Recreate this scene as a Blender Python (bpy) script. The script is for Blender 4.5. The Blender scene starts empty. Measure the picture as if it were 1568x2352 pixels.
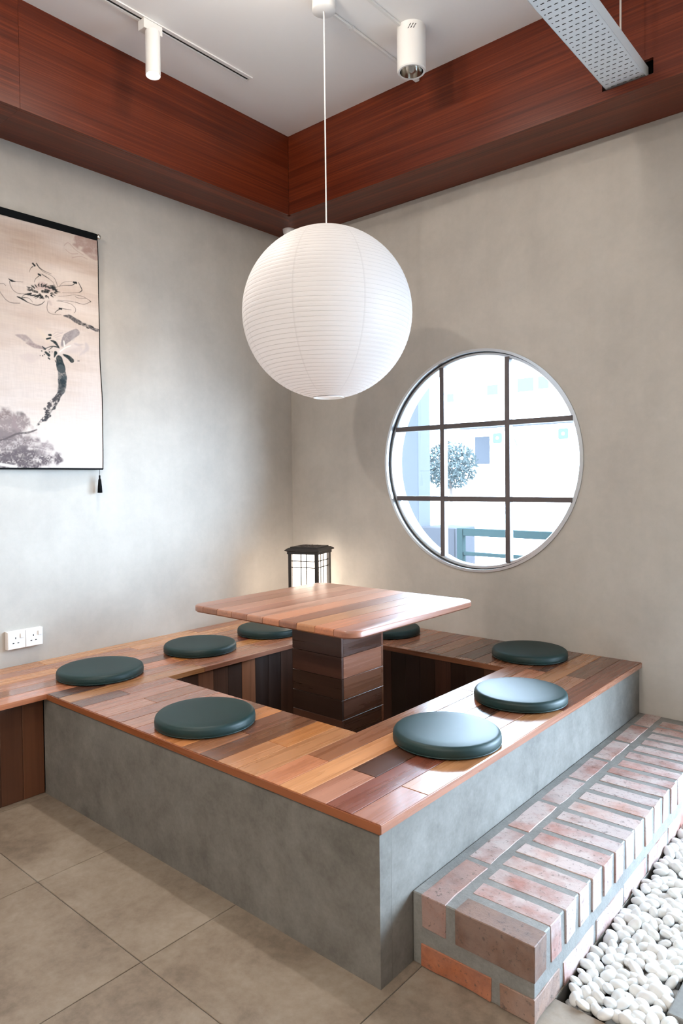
import bpy, bmesh, math, random
import numpy as np
from mathutils import Vector, Matrix

random.seed(7)
rng = np.random.default_rng(7)
scene = bpy.context.scene
C = scene.collection
PI = math.pi

# ------------------------------------------------------------------ camera
CAM = Vector((3.3975, -3.4231, 1.3178))
YAW, PITCH, ROLL = math.radians(40.7623), math.radians(-1.3928), math.radians(-0.6346)
FPX, SHY = 1603.417, -33.39
fw = Vector((-math.sin(YAW)*math.cos(PITCH), math.cos(YAW)*math.cos(PITCH), math.sin(PITCH)))
rt = Vector((math.cos(YAW), math.sin(YAW), 0)); up = rt.cross(fw)
rt2 = math.cos(ROLL)*rt + math.sin(ROLL)*up
up2 = -math.sin(ROLL)*rt + math.cos(ROLL)*up
cd = bpy.data.cameras.new('camera'); cam = bpy.data.objects.new('camera', cd); C.objects.link(cam)
cam.matrix_world = Matrix(((rt2.x, up2.x, -fw.x, CAM.x), (rt2.y, up2.y, -fw.y, CAM.y), (rt2.z, up2.z, -fw.z, CAM.z), (0, 0, 0, 1)))
cd.sensor_fit = 'VERTICAL'; cd.sensor_height = 36.0; cd.sensor_width = 24.0
cd.lens = FPX/2352*36.0
cd.shift_y = SHY/2352          # principal point sits a little above the middle
cd.clip_start = 0.05; cd.clip_end = 200
scene.camera = cam

# ------------------------------------------------------------------ world, daylight, exposure
world = bpy.data.worlds.new('overcast_sky'); scene.world = world; world.use_nodes = True
wn = world.node_tree.nodes; bg = wn['Background']
bg.inputs[0].default_value = (0.61, 0.79, 1.0, 1); bg.inputs[1].default_value = 60.0
scene.view_settings.view_transform = 'Standard'; scene.view_settings.look = 'None'
scene.view_settings.gamma = 1; scene.view_settings.use_curve_mapping = False
scene.view_settings.exposure = 0.0
scene.display_settings.display_device = 'sRGB'

def portal(name, loc, sx, sy):
    ld = bpy.data.lights.new(name, 'AREA'); ld.shape = 'RECTANGLE'; ld.size = sx; ld.size_y = sy
    ld.cycles.is_portal = True
    o = bpy.data.objects.new(name, ld); C.objects.link(o); o.location = loc; o.rotation_euler = (-PI/2, 0, 0)
    return o
DOOR0, DOOR1, DOORH = 2.88, 4.98, 2.35
portal('window_daylight', (1.4244, 0.175, 1.4173), 1.24, 1.24)
portal('door_daylight', ((DOOR0+DOOR1)/2, 0.175, DOORH/2), DOOR1-DOOR0, DOORH)

# ------------------------------------------------------------------ helpers
def tag(o, label=None, cat=None, group=None, kind=None):
    if label: o['label'] = label
    if cat: o['category'] = cat
    if group: o['group'] = group
    if kind: o['kind'] = kind
    return o
def empty(name, loc=(0, 0, 0)):
    o = bpy.data.objects.new(name, None); C.objects.link(o); o.location = loc; o.empty_display_size = 0.1
    return o
def wloc(o):
    v = Vector((0, 0, 0))
    while o: v += o.location; o = o.parent
    return v
class MB:
    def __init__(s): s.v = []; s.f = []
    def add(s, vs, fs):
        b = len(s.v); s.v += [tuple(v) for v in vs]; s.f += [tuple(i+b for i in f) for f in fs]; return s
    def box(s, x0, x1, y0, y1, z0, z1):
        return s.add([(x0,y0,z0),(x1,y0,z0),(x1,y1,z0),(x0,y1,z0),(x0,y0,z1),(x1,y0,z1),(x1,y1,z1),(x0,y1,z1)],
                     [(3,2,1,0),(4,5,6,7),(0,1,5,4),(1,2,6,5),(2,3,7,6),(3,0,4,7)])
    def lathe(s, prof, n=48, axis='z', c=(0, 0, 0), close=False, cap0=False, cap1=False):
        vs = []; fs = []; m = len(prof)
        for i in range(n):
            a = 2*PI*i/n; ca, sa = math.cos(a), math.sin(a)
            for r, h in prof:
                if axis == 'z': vs.append((c[0]+r*ca, c[1]+r*sa, c[2]+h))
                elif axis == 'y': vs.append((c[0]+r*ca, c[1]+h, c[2]+r*sa))
                else: vs.append((c[0]+h, c[1]+r*ca, c[2]+r*sa))
        for i in range(n):
            j = (i+1) % n
            for k in range(m-1 if not close else m):
                l = (k+1) % m
                q = (i*m+k, j*m+k, j*m+l, i*m+l)
                fs.append(q if axis != 'y' else q[::-1])
        if cap0: fs.append(tuple(i*m for i in range(n))[::-1])
        if cap1: fs.append(tuple(i*m+m-1 for i in range(n)))
        return s.add(vs, fs)
    def tube(s, pts, r, n=8, cap=True):
        pts = [Vector(p) for p in pts]; vs = []; fs = []
        rr = r if isinstance(r, (list, tuple)) else [r]*len(pts)
        for i, p in enumerate(pts):
            d = (pts[min(i+1, len(pts)-1)]-pts[max(i-1, 0)]).normalized()
            a = d.orthogonal().normalized() if i == 0 else (pa - d*pa.dot(d)).normalized()
            pa = a; b = d.cross(a)
            for k in range(n):
                t = 2*PI*k/n; vs.append(p + rr[i]*(math.cos(t)*a+math.sin(t)*b))
        for i in range(len(pts)-1):
            for k in range(n):
                l = (k+1) % n; fs.append((i*n+k, i*n+l, (i+1)*n+l, (i+1)*n+k))
        if cap: fs.append(tuple(range(n))[::-1]); fs.append(tuple((len(pts)-1)*n+k for k in range(n)))
        return s.add(vs, fs)
    def prism(s, poly, h0, h1, axis='z', inset=0.0):
        # poly: ccw (a,b) pairs; extruded along axis, optional chamfer at the h1 end
        n = len(poly)
        def P(a, b, h): return (a, b, h) if axis == 'z' else ((a, h, b) if axis == 'y' else (h, a, b))
        vs = [P(a, b, h0) for a, b in poly]
        if inset:
            cx = sum(a for a, b in poly)/n; cy = sum(b for a, b in poly)/n
            d = inset if h1 > h0 else -inset
            vs += [P(a, b, h1-d) for a, b in poly]
            def sh(v, c): return v - math.copysign(min(inset, abs(v-c)), v-c)
            vs += [P(sh(a, cx), sh(b, cy), h1) for a, b in poly]; L = 3
        else:
            vs += [P(a, b, h1) for a, b in poly]; L = 2
        fs = [tuple(range(n))[::-1], tuple(range((L-1)*n, L*n))]
        for l in range(L-1):
            for i in range(n):
                j = (i+1) % n; fs.append((l*n+i, l*n+j, (l+1)*n+j, (l+1)*n+i))
        return s.add(vs, fs)
    def build(s, name, mat, parent=None, smooth=False, bevel=0.0, seg=1, origin=None, recalc=True):
        V = np.array(s.v); lo, hi = V.min(0), V.max(0)
        og = Vector(origin) if origin is not None else Vector(((lo[0]+hi[0])/2, (lo[1]+hi[1])/2, lo[2]))
        me = bpy.data.meshes.new(name)
        me.from_pydata([tuple(Vector(v)-og) for v in s.v], [], s.f)
        if bevel or recalc:
            bm = bmesh.new(); bm.from_mesh(me)
            if recalc: bmesh.ops.recalc_face_normals(bm, faces=bm.faces)
            if bevel: bmesh.ops.bevel(bm, geom=bm.edges[:], offset=bevel, segments=seg, profile=0.6, affect='EDGES')
            bm.to_mesh(me); bm.free()
        if smooth: me.polygons.foreach_set('use_smooth', [True]*len(me.polygons))
        me.materials.append(mat)
        o = bpy.data.objects.new(name, me); C.objects.link(o)
        if parent: o.parent = parent; o.location = og - wloc(parent)
        else: o.location = og
        return o
def box(name, b, mat, parent=None, bevel=0.0, seg=1):
    return MB().box(*b).build(name, mat, parent, bevel=bevel, seg=seg)
def auto_smooth(o, ang=35):
    me = o.data
    me.polygons.foreach_set('use_smooth', [True]*len(me.polygons))
    bm = bmesh.new(); bm.from_mesh(me)
    for e in bm.edges:
        if len(e.link_faces) == 2 and e.calc_face_angle(0) > math.radians(ang): e.smooth = False
    bm.to_mesh(me); bm.free(); return o
def copy_tree(o, parent=None):
    c = o.copy(); C.objects.link(c); c.parent = parent
    for ch in list(o.children): copy_tree(ch, c)
    return c

# ------------------------------------------------------------------ materials
class Mat:
    def __init__(s, name):
        s.m = bpy.data.materials.new(name); s.m.use_nodes = True; s.nt = s.m.node_tree
        s.b = s.nt.nodes['Principled BSDF']; s.out = s.nt.nodes['Material Output']
    def n(s, t, **kw):
        nd = s.nt.nodes.new(t)
        for k, v in kw.items():
            if isinstance(v, (tuple, list)) and len(v) == 3 and False: pass
            setattr(nd, k, v)
        return nd
    def l(s, a, b): s.nt.links.new(a, b)
    def set(s, **kw):
        for k, v in kw.items(): s.b.inputs[k.replace('_', ' ')].default_value = v
        return s
    def coords(s, scale=(1, 1, 1), space='Object', rand=False):
        tc = s.n('ShaderNodeTexCoord'); mp = s.n('ShaderNodeMapping'); mp.inputs['Scale'].default_value = scale
        src = tc.outputs[space]
        if rand:
            oi = s.n('ShaderNodeObjectInfo'); ml = s.n('ShaderNodeMath', operation='MULTIPLY'); ml.inputs[1].default_value = 37.0
            s.l(oi.outputs['Random'], ml.inputs[0])
            ad = s.n('ShaderNodeVectorMath', operation='ADD'); s.l(src, ad.inputs[0]); s.l(ml.outputs[0], ad.inputs[1]); src = ad.outputs[0]
        s.l(src, mp.inputs['Vector']); return mp.outputs[0]
    def noise(s, vec, scale, detail=4, rough=0.55, dist=0.0):
        t = s.n('ShaderNodeTexNoise'); t.inputs['Scale'].default_value = scale; t.inputs['Detail'].default_value = detail
        t.inputs['Roughness'].default_value = rough; t.inputs['Distortion'].default_value = dist
        s.l(vec, t.inputs['Vector']); return t.outputs[0]
    def ramp(s, fac, stops):
        r = s.n('ShaderNodeValToRGB'); e = r.color_ramp.elements
        while len(e) < len(stops): e.new(0.5)
        for i, (p, c) in enumerate(stops):
            e[i].position = p; e[i].color = (*c, 1) if len(c) == 3 else c
        s.l(fac, r.inputs[0]); return r.outputs[0]
    def mix(s, a, b, fac, mode='MIX'):
        m = s.n('ShaderNodeMix', data_type='RGBA', blend_type=mode)
        def put(x, sock):
            if hasattr(x, 'links'): s.l(x, sock)
            elif isinstance(x, (int, float)): sock.default_value = x
            else: sock.default_value = (*x, 1)
        put(a, m.inputs[6]); put(b, m.inputs[7]); put(fac, m.inputs[0]); return m.outputs[2]
    def mr(s, v, a, b, c, d):
        m = s.n('ShaderNodeMapRange'); s.l(v, m.inputs[0])
        for i, x in enumerate((a, b, c, d)): m.inputs[i+1].default_value = x
        return m.outputs[0]
    def bump(s, h, strength=0.3, dist=0.002):
        b = s.n('ShaderNodeBump'); b.inputs['Strength'].default_value = strength; b.inputs['Distance'].default_value = dist
        s.l(h, b.inputs['Height']); s.l(b.outputs[0], s.b.inputs['Normal'])
    def col(s, c): s.l(c, s.b.inputs['Base Color'])

def plain(name, c, rough=0.5, metal=0.0, **kw):
    m = Mat(name); m.set(Base_Color=(*c, 1), Roughness=rough, Metallic=metal, **kw); return m.m

def plaster(name, dark, light, streak=0.16, scl=1.0):
    m = Mat(name); v = m.coords(); vs = m.coords((6, 6, 0.5))
    n1 = m.noise(v, 1.3*scl, 7, 0.62, 0.6); n2 = m.noise(vs, 1.5*scl, 5, 0.6); n3 = m.noise(v, 26*scl, 4, 0.7)
    n4 = m.noise(v, 4.5*scl, 6, 0.65, 0.3); a = m.mix(n1, n4, 0.4); a = m.mix(a, n2, streak); a = m.mix(a, n3, 0.13)
    m.col(m.ramp(a, [(0.30, dark), (0.70, light)]))
    m.set(Roughness=0.82); m.b.inputs['Specular IOR Level'].default_value = 0.25
    m.bump(m.mix(n3, n1, 0.4), 0.16, 0.004)
    return m.m
M = {}
M['plaster'] = plaster('cement_plaster', (0.365, 0.343, 0.312), (0.53, 0.50, 0.455))
M['plaster_left'] = M['plaster']
M['ceiling'] = plain('ceiling_paint', (0.86, 0.85, 0.84), 0.85)

def concrete(name, dark, mid, light):
    m = Mat(name); v = m.coords()
    n1 = m.noise(v, 3.2, 8, 0.68, 0.4); n2 = m.noise(v, 14, 6, 0.7); n3 = m.noise(v, 90, 3, 0.6)
    a = m.mix(n1, n2, 0.42); a = m.mix(a, n3, 0.14)
    m.col(m.ramp(a, [(0.33, dark), (0.5, mid), (0.68, light)]))
    m.set(Roughness=0.62); m.b.inputs['Specular IOR Level'].default_value = 0.35
    m.bump(a, 0.1, 0.002); return m.m
M['concrete'] = concrete('grey_cement_board', (0.085, 0.078, 0.068), (0.152, 0.142, 0.125), (0.225, 0.213, 0.192))

def tile_mat():
    m = Mat('floor_porcelain'); v = m.coords(rand=True)
    n1 = m.noise(v, 3.0, 8, 0.66, 0.3); n2 = m.noise(v, 30, 5, 0.7)
    a = m.mix(n1, n2, 0.3)
    m.col(m.ramp(a, [(0.37, (0.150, 0.114, 0.082)), (0.5, (0.240, 0.190, 0.143)), (0.63, (0.310, 0.258, 0.205))]))
    m.set(Roughness=0.48); m.bump(a, 0.05, 0.001); return m.m
M['tile'] = tile_mat()
M['grout'] = plain('dark_grout', (0.10, 0.092, 0.08), 0.9)

def plank_mat(name, axis, rough=0.24, coat=0.35, coatr=0.12):
    # colour comes from each board's own stain (object colour), grain from stretched noise
    m = Mat(name); sc = {'y': (26, 1.1, 26), 'x': (1.1, 26, 26), 'z': (26, 26, 1.1)}[axis]
    v = m.coords(sc, rand=True); v2 = m.coords(tuple(s*5 if s > 5 else s*2 for s in sc), rand=True)
    n1 = m.noise(v, 1.0, 5, 0.6, 0.9); n2 = m.noise(v2, 1.0, 3, 0.6)
    oi = m.n('ShaderNodeObjectInfo')
    g = m.ramp(m.mix(n1, n2, 0.35), [(0.30, (0.66, 0.60, 0.57)), (0.52, (1, 1, 1)), (0.75, (1.2, 1.18, 1.14))])
    m.col(m.mix(oi.outputs['Color'], g, 1.0, 'MULTIPLY'))
    m.set(Roughness=rough); m.b.inputs['Coat Weight'].default_value = coat; m.b.inputs['Coat Roughness'].default_value = coatr
    m.l(m.mr(n1, 0.3, 0.7, rough-0.05, rough+0.1), m.b.inputs['Roughness'])
    m.bump(n2, 0.04, 0.001); return m.m
M['plank_y'] = plank_mat('varnished_board_lengthwise', 'y', 0.25, 0.45)
M['plank_table'] = plank_mat('table_board_satin', 'y', 0.36, 0.5, 0.3)
M['plank_x'] = plank_mat('varnished_board_crosswise', 'x', 0.30, 0.3)
M['plank_z'] = plank_mat('varnished_board_upright', 'z', 0.36, 0.15)

def laminate(name, axis):
    m = Mat(name); sc = {'y': (30, 0.45, 30), 'x': (0.45, 30, 30)}[axis]
    v = m.coords(sc); v2 = m.coords(tuple(s*4 if s > 5 else s*2.5 for s in sc))
    n1 = m.noise(v, 0.55, 6, 0.66, 1.2); n2 = m.noise(v2, 1.0, 4, 0.65)
    a = m.mix(n1, n2, 0.4)
    m.col(m.ramp(a, [(0.33, (0.036, 0.0052, 0.0022)), (0.5, (0.105, 0.0168, 0.0050)), (0.66, (0.205, 0.038, 0.0105))]))
    m.set(Roughness=0.34); m.b.inputs['Specular IOR Level'].default_value = 0.34
    m.bump(n2, 0.03, 0.001); return m.m
M['lam_y'] = laminate('mahogany_laminate_lengthwise', 'y'); M['lam_x'] = laminate('mahogany_laminate_crosswise', 'x')

def brick_mat():
    m = Mat('worn_clay_brick'); v = m.coords(rand=True); oi = m.n('ShaderNodeObjectInfo')
    n1 = m.noise(v, 16, 6, 0.7, 0.5); n2 = m.noise(v, 70, 5, 0.75); n3 = m.noise(v, 7, 4, 0.6)
    c = m.mix(oi.outputs['Color'], m.ramp(n1, [(0.3, (0.62, 0.58, 0.56)), (0.55, (1, 1, 1)), (0.75, (1.22, 1.28, 1.32))]), 1.0, 'MULTIPLY')
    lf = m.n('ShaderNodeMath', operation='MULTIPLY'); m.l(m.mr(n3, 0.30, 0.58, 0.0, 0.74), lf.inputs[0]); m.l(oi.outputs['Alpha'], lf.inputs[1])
    c = m.mix(c, (0.50, 0.445, 0.425), lf.outputs[0])     # pale dust on the clay, strengthened to put side-light glare into the colour
    c = m.mix(c, (0.07, 0.055, 0.045), m.mr(n2, 0.57, 0.65, 0.0, 0.7))     # dark pits
    m.col(c); m.set(Roughness=0.7); m.b.inputs['Specular IOR Level'].default_value = 0.45
    m.bump(m.mix(n2, n1, 0.5), 0.5, 0.004); return m.m
M['brick'] = brick_mat()
def mortar_mat():
    m = Mat('cement_mortar'); v = m.coords(); n1 = m.noise(v, 9, 7, 0.7); n2 = m.noise(v, 120, 4, 0.7)
    m.col(m.ramp(m.mix(n1, n2, 0.3), [(0.32, (0.13, 0.125, 0.115)), (0.68, (0.25, 0.245, 0.23))]))
    m.set(Roughness=0.65); m.bump(m.mix(n1, n2, 0.5), 0.4, 0.006); return m.m
M['mortar'] = mortar_mat()
def leather():
    m = Mat('green_leatherette'); v = m.coords(); 
    vt = m.n('ShaderNodeTexVoronoi'); vt.inputs['Scale'].default_value = 420; m.l(v, vt.inputs['Vector'])
    n = m.noise(v, 6, 4, 0.5)
    m.col(m.ramp(n, [(0.3, (0.004, 0.020, 0.019)), (0.7, (0.006, 0.028, 0.027))]))
    m.set(Roughness=0.50); m.b.inputs['Specular IOR Level'].default_value = 0.38
    m.bump(vt.outputs[0], 0.12, 0.0006); return m.m
M['leather'] = leather()
def paper():
    m = Mat('lantern_paper'); tc = m.n('ShaderNodeTexCoord'); sep = m.n('ShaderNodeSeparateXYZ'); m.l(tc.outputs['Object'], sep.inputs[0])
    at = m.n('ShaderNodeMath', operation='ARCTAN2'); m.l(sep.outputs[1], at.inputs[0]); m.l(sep.outputs[0], at.inputs[1])
    ml = m.n('ShaderNodeMath', operation='MULTIPLY'); m.l(at.outputs[0], ml.inputs[0]); ml.inputs[1].default_value = 8/(2*PI)
    sb = m.n('ShaderNodeMath', operation='ADD'); m.l(ml.outputs[0], sb.inputs[0]); sb.inputs[1].default_value = 20-.427-.015
    fr = m.n('ShaderNodeMath', operation='FRACT'); m.l(sb.outputs[0], fr.inputs[0])
    lap = m.mr(fr.outputs[0], 0.0, 0.035, 1.0, 0.0)                         # overlapped paper gores let less light through
    n = m.noise(m.coords((1, 1, 1)), 40, 4, 0.6)
    base = m.mix((0.70, 0.68, 0.67), (0.61, 0.59, 0.58), lap)
    df = m.n('ShaderNodeBsdfDiffuse'); tr = m.n('ShaderNodeBsdfTranslucent'); mx = m.n('ShaderNodeMixShader')
    gl = m.n('ShaderNodeBsdfGlossy'); gl.inputs['Roughness'].default_value = 0.45; mx2 = m.n('ShaderNodeMixShader'); mx2.inputs[0].default_value = 0.025
    m.l(base, df.inputs[0]); m.l(base, tr.inputs[0]); mx.inputs[0].default_value = 0.42
    m.l(df.outputs[0], mx.inputs[1]); m.l(tr.outputs[0], mx.inputs[2]); m.l(mx.outputs[0], mx2.inputs[1]); m.l(gl.outputs[0], mx2.inputs[2])
    m.l(mx2.outputs[0], m.out.inputs[0]); return m.m
M['paper'] = paper()
def glass():
    m = Mat('window_glass'); fr = m.n('ShaderNodeFresnel'); fr.inputs[0].default_value = 1.45
    tr = m.n('ShaderNodeBsdfTransparent'); tr.inputs[0].default_value = (0.96, 0.98, 0.98, 1)
    gl = m.n('ShaderNodeBsdfGlossy'); gl.inputs['Roughness'].default_value = 0.02; mx = m.n('ShaderNodeMixShader')
    m.l(fr.outputs[0], mx.inputs[0]); m.l(tr.outputs[0], mx.inputs[1]); m.l(gl.outputs[0], mx.inputs[2]); m.l(mx.outputs[0], m.out.inputs[0])
    return m.m
M['glass'] = glass()
M['alu'] = plain('brushed_aluminium', (0.62, 0.64, 0.66), 0.34, 0.9)
M['gasket'] = plain('black_gasket', (0.015, 0.017, 0.02), 0.6)
M['bar'] = plain('dark_bronze_bar', (0.095, 0.080, 0.080), 0.5)
M['white_metal'] = plain('white_powder_coat', (0.78, 0.78, 0.77), 0.4)
M['white_plastic'] = plain('white_plastic', (0.83, 0.83, 0.82), 0.3)
M['tray'] = plain('galvanised_white_tray', (0.68, 0.72, 0.74), 0.45)
M['black'] = plain('black_void', (0.006, 0.006, 0.006), 0.8)
M['chrome'] = plain('reflector_chrome', (0.72, 0.70, 0.66), 0.12, 1.0)
M['cord'] = plain('white_cord', (0.80, 0.79, 0.78), 0.5)
M['blackwood'] = plain('black_stained_wood', (0.022, 0.018, 0.016), 0.42)
M['black_cloth'] = plain('black_ribbon', (0.004, 0.005, 0.006), 0.8, 0.0, Specular_IOR_Level=0.08)
M['silver'] = plain('silver_cap', (0.70, 0.69, 0.66), 0.25, 1.0)
M['rod'] = plain('zinc_rod', (0.55, 0.50, 0.46), 0.45, 0.6)
def emit(name, c, s, base=(0.8, 0.8, 0.8)):
    m = Mat(name); m.set(Base_Color=(*base, 1), Roughness=0.5); m.b.inputs['Emission Color'].default_value = (*c, 1)
    m.b.inputs['Emission Strength'].default_value = s; return m.m
M['lamp_glow'] = emit('lit_rice_paper', (1.0, 0.86, 0.72), 7.5)
M['spot_glow'] = emit('lit_lens', (1.0, 0.95, 0.88), 9.0)
def pebble_mat():
    m = Mat('white_pebble'); n = m.noise(m.coords(rand=True), 18, 4, 0.6); oi = m.n('ShaderNodeObjectInfo')
    c = m.ramp(n, [(0.3, (0.60, 0.60, 0.59)), (0.7, (0.72, 0.72, 0.71))]); m.col(m.mix(c, oi.outputs['Color'], 1.0, 'MULTIPLY'))
    m.set(Roughness=0.5); m.bump(n, 0.1, 0.002); return m.m
M['pebble'] = pebble_mat()

# ------------------------------------------------------------------ measures
H = 0.4378                       # seat height
PX, PY, X2 = 2.3191, -2.0358, 0.509
AX, BX, CN, CF = 0.7314, 1.8529, -1.5642, -0.4769   # the pit
ZS, SW, ZC = 2.9587, 0.3287, 3.4358
WX, WZ, WR = 1.4244, 1.4173, 0.6106
RX, RY = 6.5, -7.5               # far sides of the room, out of view
WT = 0.16                        # thickness of the window wall

# ------------------------------------------------------------------ setting
root = MB()
root.box(-0.2, 2.664, -1.763, 0.0, -0.12, -0.003); root.box(-0.2, RX, RY, -1.763, -0.12, -0.003)
root.box(3.62, RX, -1.763, 0.0, -0.12, -0.003); root.box(2.664, 3.62, -1.763, 0.0, -0.16, -0.07)
floor = root.build('floor', M['grout']); tag(floor, 'floor of large square brownish porcelain tiles', 'floor', kind='structure')
TX, TY, T = 1.1364, -2.3613, 0.6
t0 = None
for i in range(-3, 9):
    for j in range(-8, 3):
        x, y = TX+(i+.5)*T, TY+(j+.5)*T
        if x < -0.3 or x > RX-.2 or y < RY+.2: continue
        if y > -1.763 and (x < 3.7 and x > 2.5): continue
        if y > -1.763: continue
        if t0 is None:
            t0 = MB().box(x-.2985, x+.2985, y-.2985, y+.2985, -0.010, 0.0).build('tile', M['tile'], floor, bevel=0.0012)
        else:
            c = t0.copy(); C.objects.link(c); c.location = (x-floor.location.x, y-floor.location.y, t0.location.z)
for x0, x1 in ((-0.06, 0.535), (0.538, 1.1349), (1.1379, 1.7349), (1.7379, 2.3349), (2.3379, 2.6625)):
    for y0_, y1_ in ((-1.7598, -1.1628), (-1.1598, -.5628), (-.5598, -.003)):
        MB().box(x0, x1, y0_, y1_, -0.010, 0.0).build('tile', M['tile'], floor, bevel=0.0012)

# walls
def wall_hole(name, x1, z1, n=96):
    mb = MB(); ring = []
    cor = [math.atan2(z-WZ, x-WX) for x, z in ((0, 0), (x1, 0), (x1, z1), (0, z1))]
    angs = sorted(set([round(2*PI*i/n-PI, 9) for i in range(n)]+[round(c, 9) for c in cor]))
    inner = []; outer = []
    for a in angs:
        ca, sa = math.cos(a), math.sin(a); inner.append((WX+WR*ca, WZ+WR*sa))
        t = min(((x1-WX)/ca if ca > 1e-9 else 1e9), ((0-WX)/ca if ca < -1e-9 else 1e9), ((z1-WZ)/sa if sa > 1e-9 else 1e9), ((0-WZ)/sa if sa < -1e-9 else 1e9))
        outer.append((WX+t*ca, WZ+t*sa))
    k = len(angs); vs = []
    for y in (0.0, WT):
        vs += [(x, y, z) for x, z in inner]; vs += [(x, y, z) for x, z in outer]
    fs = []
    for i in range(k):
        j = (i+1) % k
        fs += [(i, j, k+j, k+i), (2*k+j, 2*k+i, 3*k+i, 3*k+j), (j, i, 2*k+i, 2*k+j), (k+i, k+j, 3*k+j, 3*k+i)]
    mb.add(vs, fs); return mb
wb = wall_hole('wall_back', DOOR0, 3.6)
wb.box(DOOR0, DOOR1, 0, WT, DOORH, 3.6); wb.box(DOOR1, RX, 0, WT, 0, 3.6)
wall_back = wb.build('wall_back', M['plaster']); tag(wall_back, 'beige-grey cement plaster wall with the round window', 'wall', kind='structure')
wl = MB(); wl.box(-0.15, 0, RY, WT, 0, 3.6)
wall_left = wl.build('wall_left', M['plaster_left']); tag(wall_left, 'grey cement plaster wall behind the hanging scroll', 'wall', kind='structure')
tag(box('wall_right', (RX, RX+.15, RY, WT, 0, 3.6), M['plaster']), 'plaster wall closing the room on the far right', 'wall', kind='structure')
tag(box('wall_front', (-0.15, RX+.15, RY-.15, RY, 0, 3.6), M['plaster']), 'plaster wall behind the viewer', 'wall', kind='structure')
tag(box('ceiling', (.0005, RX-.0005, RY+.0005, -.0005, ZC, ZC+0.16), M['ceiling']), 'white painted flat ceiling', 'ceiling', kind='structure')

# timber bulkheads round the ceiling: fascia boards and soffit boards
tr1 = empty('trim_1', (0, 0, ZS)); tag(tr1, 'mahogany laminate bulkhead along the wall with the scroll', 'bulkhead', kind='structure')
tr2 = empty('trim_2', (0, 0, ZS)); tag(tr2, 'mahogany laminate bulkhead along the wall with the round window', 'bulkhead', kind='structure')
ys = [-SW, -1.985, -4.4, -6.8, RY]
for a, b in zip(ys, ys[1:]):
    box('fascia_panel', (SW-.018, SW, b+.0004, a-.0003 if a > -1 else a-.0004, ZS, ZC-.0002), M['lam_y'], tr1, bevel=0.0006)
    a2 = 0 if a > -1 else a
    MB().prism([(0.0, b+.0004), (SW-.019, b+.0004), (SW-.019, -SW+.019 if a > -1 else a-.0004), (0.0, 0.0 if a > -1 else a-.0004)], ZS, ZS+.018).build('soffit_panel', M['lam_y'], tr1)
HX0, HX1, HZ0, HZ1 = 2.256, 2.470, 3.000, 3.066          # slot the cable tray runs through
xs = [SW, 2.745, 4.6, RX]
for a, b in zip(xs, xs[1:]):
    mb = MB()
    if a < 1:
        a_ = a+.0006; b_ = b-.0004
        mb.box(a_, HX0, -SW, -SW+.018, ZS, ZC-.0002); mb.box(HX1, b_, -SW, -SW+.018, ZS, ZC-.0002)
        mb.box(HX0, HX1, -SW, -SW+.018, ZS, HZ0); mb.box(HX0, HX1, -SW, -SW+.018, HZ1, ZC+.02)
    else: mb.box(a+.0004, b-.0004, -SW, -SW+.018, ZS, ZC-.0002)
    mb.build('fascia_panel', M['lam_x'], tr2)
    MB().prism([(0.0 if a < 1 else a+.0004, 0.0), (SW-.019 if a < 1 else a+.0004, -SW+.019), (b-.0004, -SW+.019), (b-.0004, 0.0)], ZS, ZS+.018).build('soffit_panel', M['lam_x'], tr2)

# the round window
win = empty('window_1', (WX, 0, WZ-WR)); tag(win, 'round window with dark glazing bars in a metal rim', 'window', kind='structure')
def ring(name, prof, mat):
    o = MB().lathe(prof, 128, 'y', (WX, 0, WZ), close=True).build(name, mat, win); auto_smooth(o); return o
ring('outer_rim', [(.6175, .001), (.6175, -.009), (.603, -.009), (.603, .014), (.6105, .014)], M['alu'])
ring('gasket', [(.6103, .014), (.599, .014), (.599, .024), (.6103, .024)], M['gasket'])
ring('inner_rim', [(.6103, .022), (.586, .022), (.582, .030), (.582, .058), (.6103, .058)], M['alu'])
BW, BY0, BY1 = 0.0140, 0.016, 0.056
vx, hz = (1.2020, 1.6145), (1.6215, 1.2055)
for x in vx:
    h = math.sqrt(.588**2-(x-WX)**2); box('glazing_bar', (x-BW, x+BW, BY0, BY1, WZ-h, WZ+h), M['bar'], win, bevel=0.0015)
for z in hz:
    h = math.sqrt(.588**2-(z-WZ)**2); box('glazing_bar', (WX-h, WX+h, BY0+.002, BY1-.002, z-BW, z+BW), M['bar'], win, bevel=0.0015)
gx = [WX-.59, vx[0], vx[1], WX+.59]; gz = [WZ-.59, hz[1], hz[0], WZ+.59]
for i in range(3):
    for j in range(3):
        cl = [(WX+.588*math.cos(2*PI*k/120), WZ+.588*math.sin(2*PI*k/120)) for k in range(120)]
        for ax, s, val in ((0, 1, gx[i]+.002), (0, -1, gx[i+1]-.002), (1, 1, gz[j]+.002), (1, -1, gz[j+1]-.002)):
            out = []
            for k in range(len(cl)):
                p, q = cl[k], cl[(k+1) % len(cl)]; dp, dq = s*(p[ax]-val), s*(q[ax]-val)
                if dp >= 0: out.append(p)
                if dp*dq < 0: t = dp/(dp-dq); out.append((p[0]+t*(q[0]-p[0]), p[1]+t*(q[1]-p[1])))
            cl = out
        MB().add([(x, .037, z) for x, z in cl], [tuple(range(len(cl)))]).build('pane', M['glass'], win)

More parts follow.
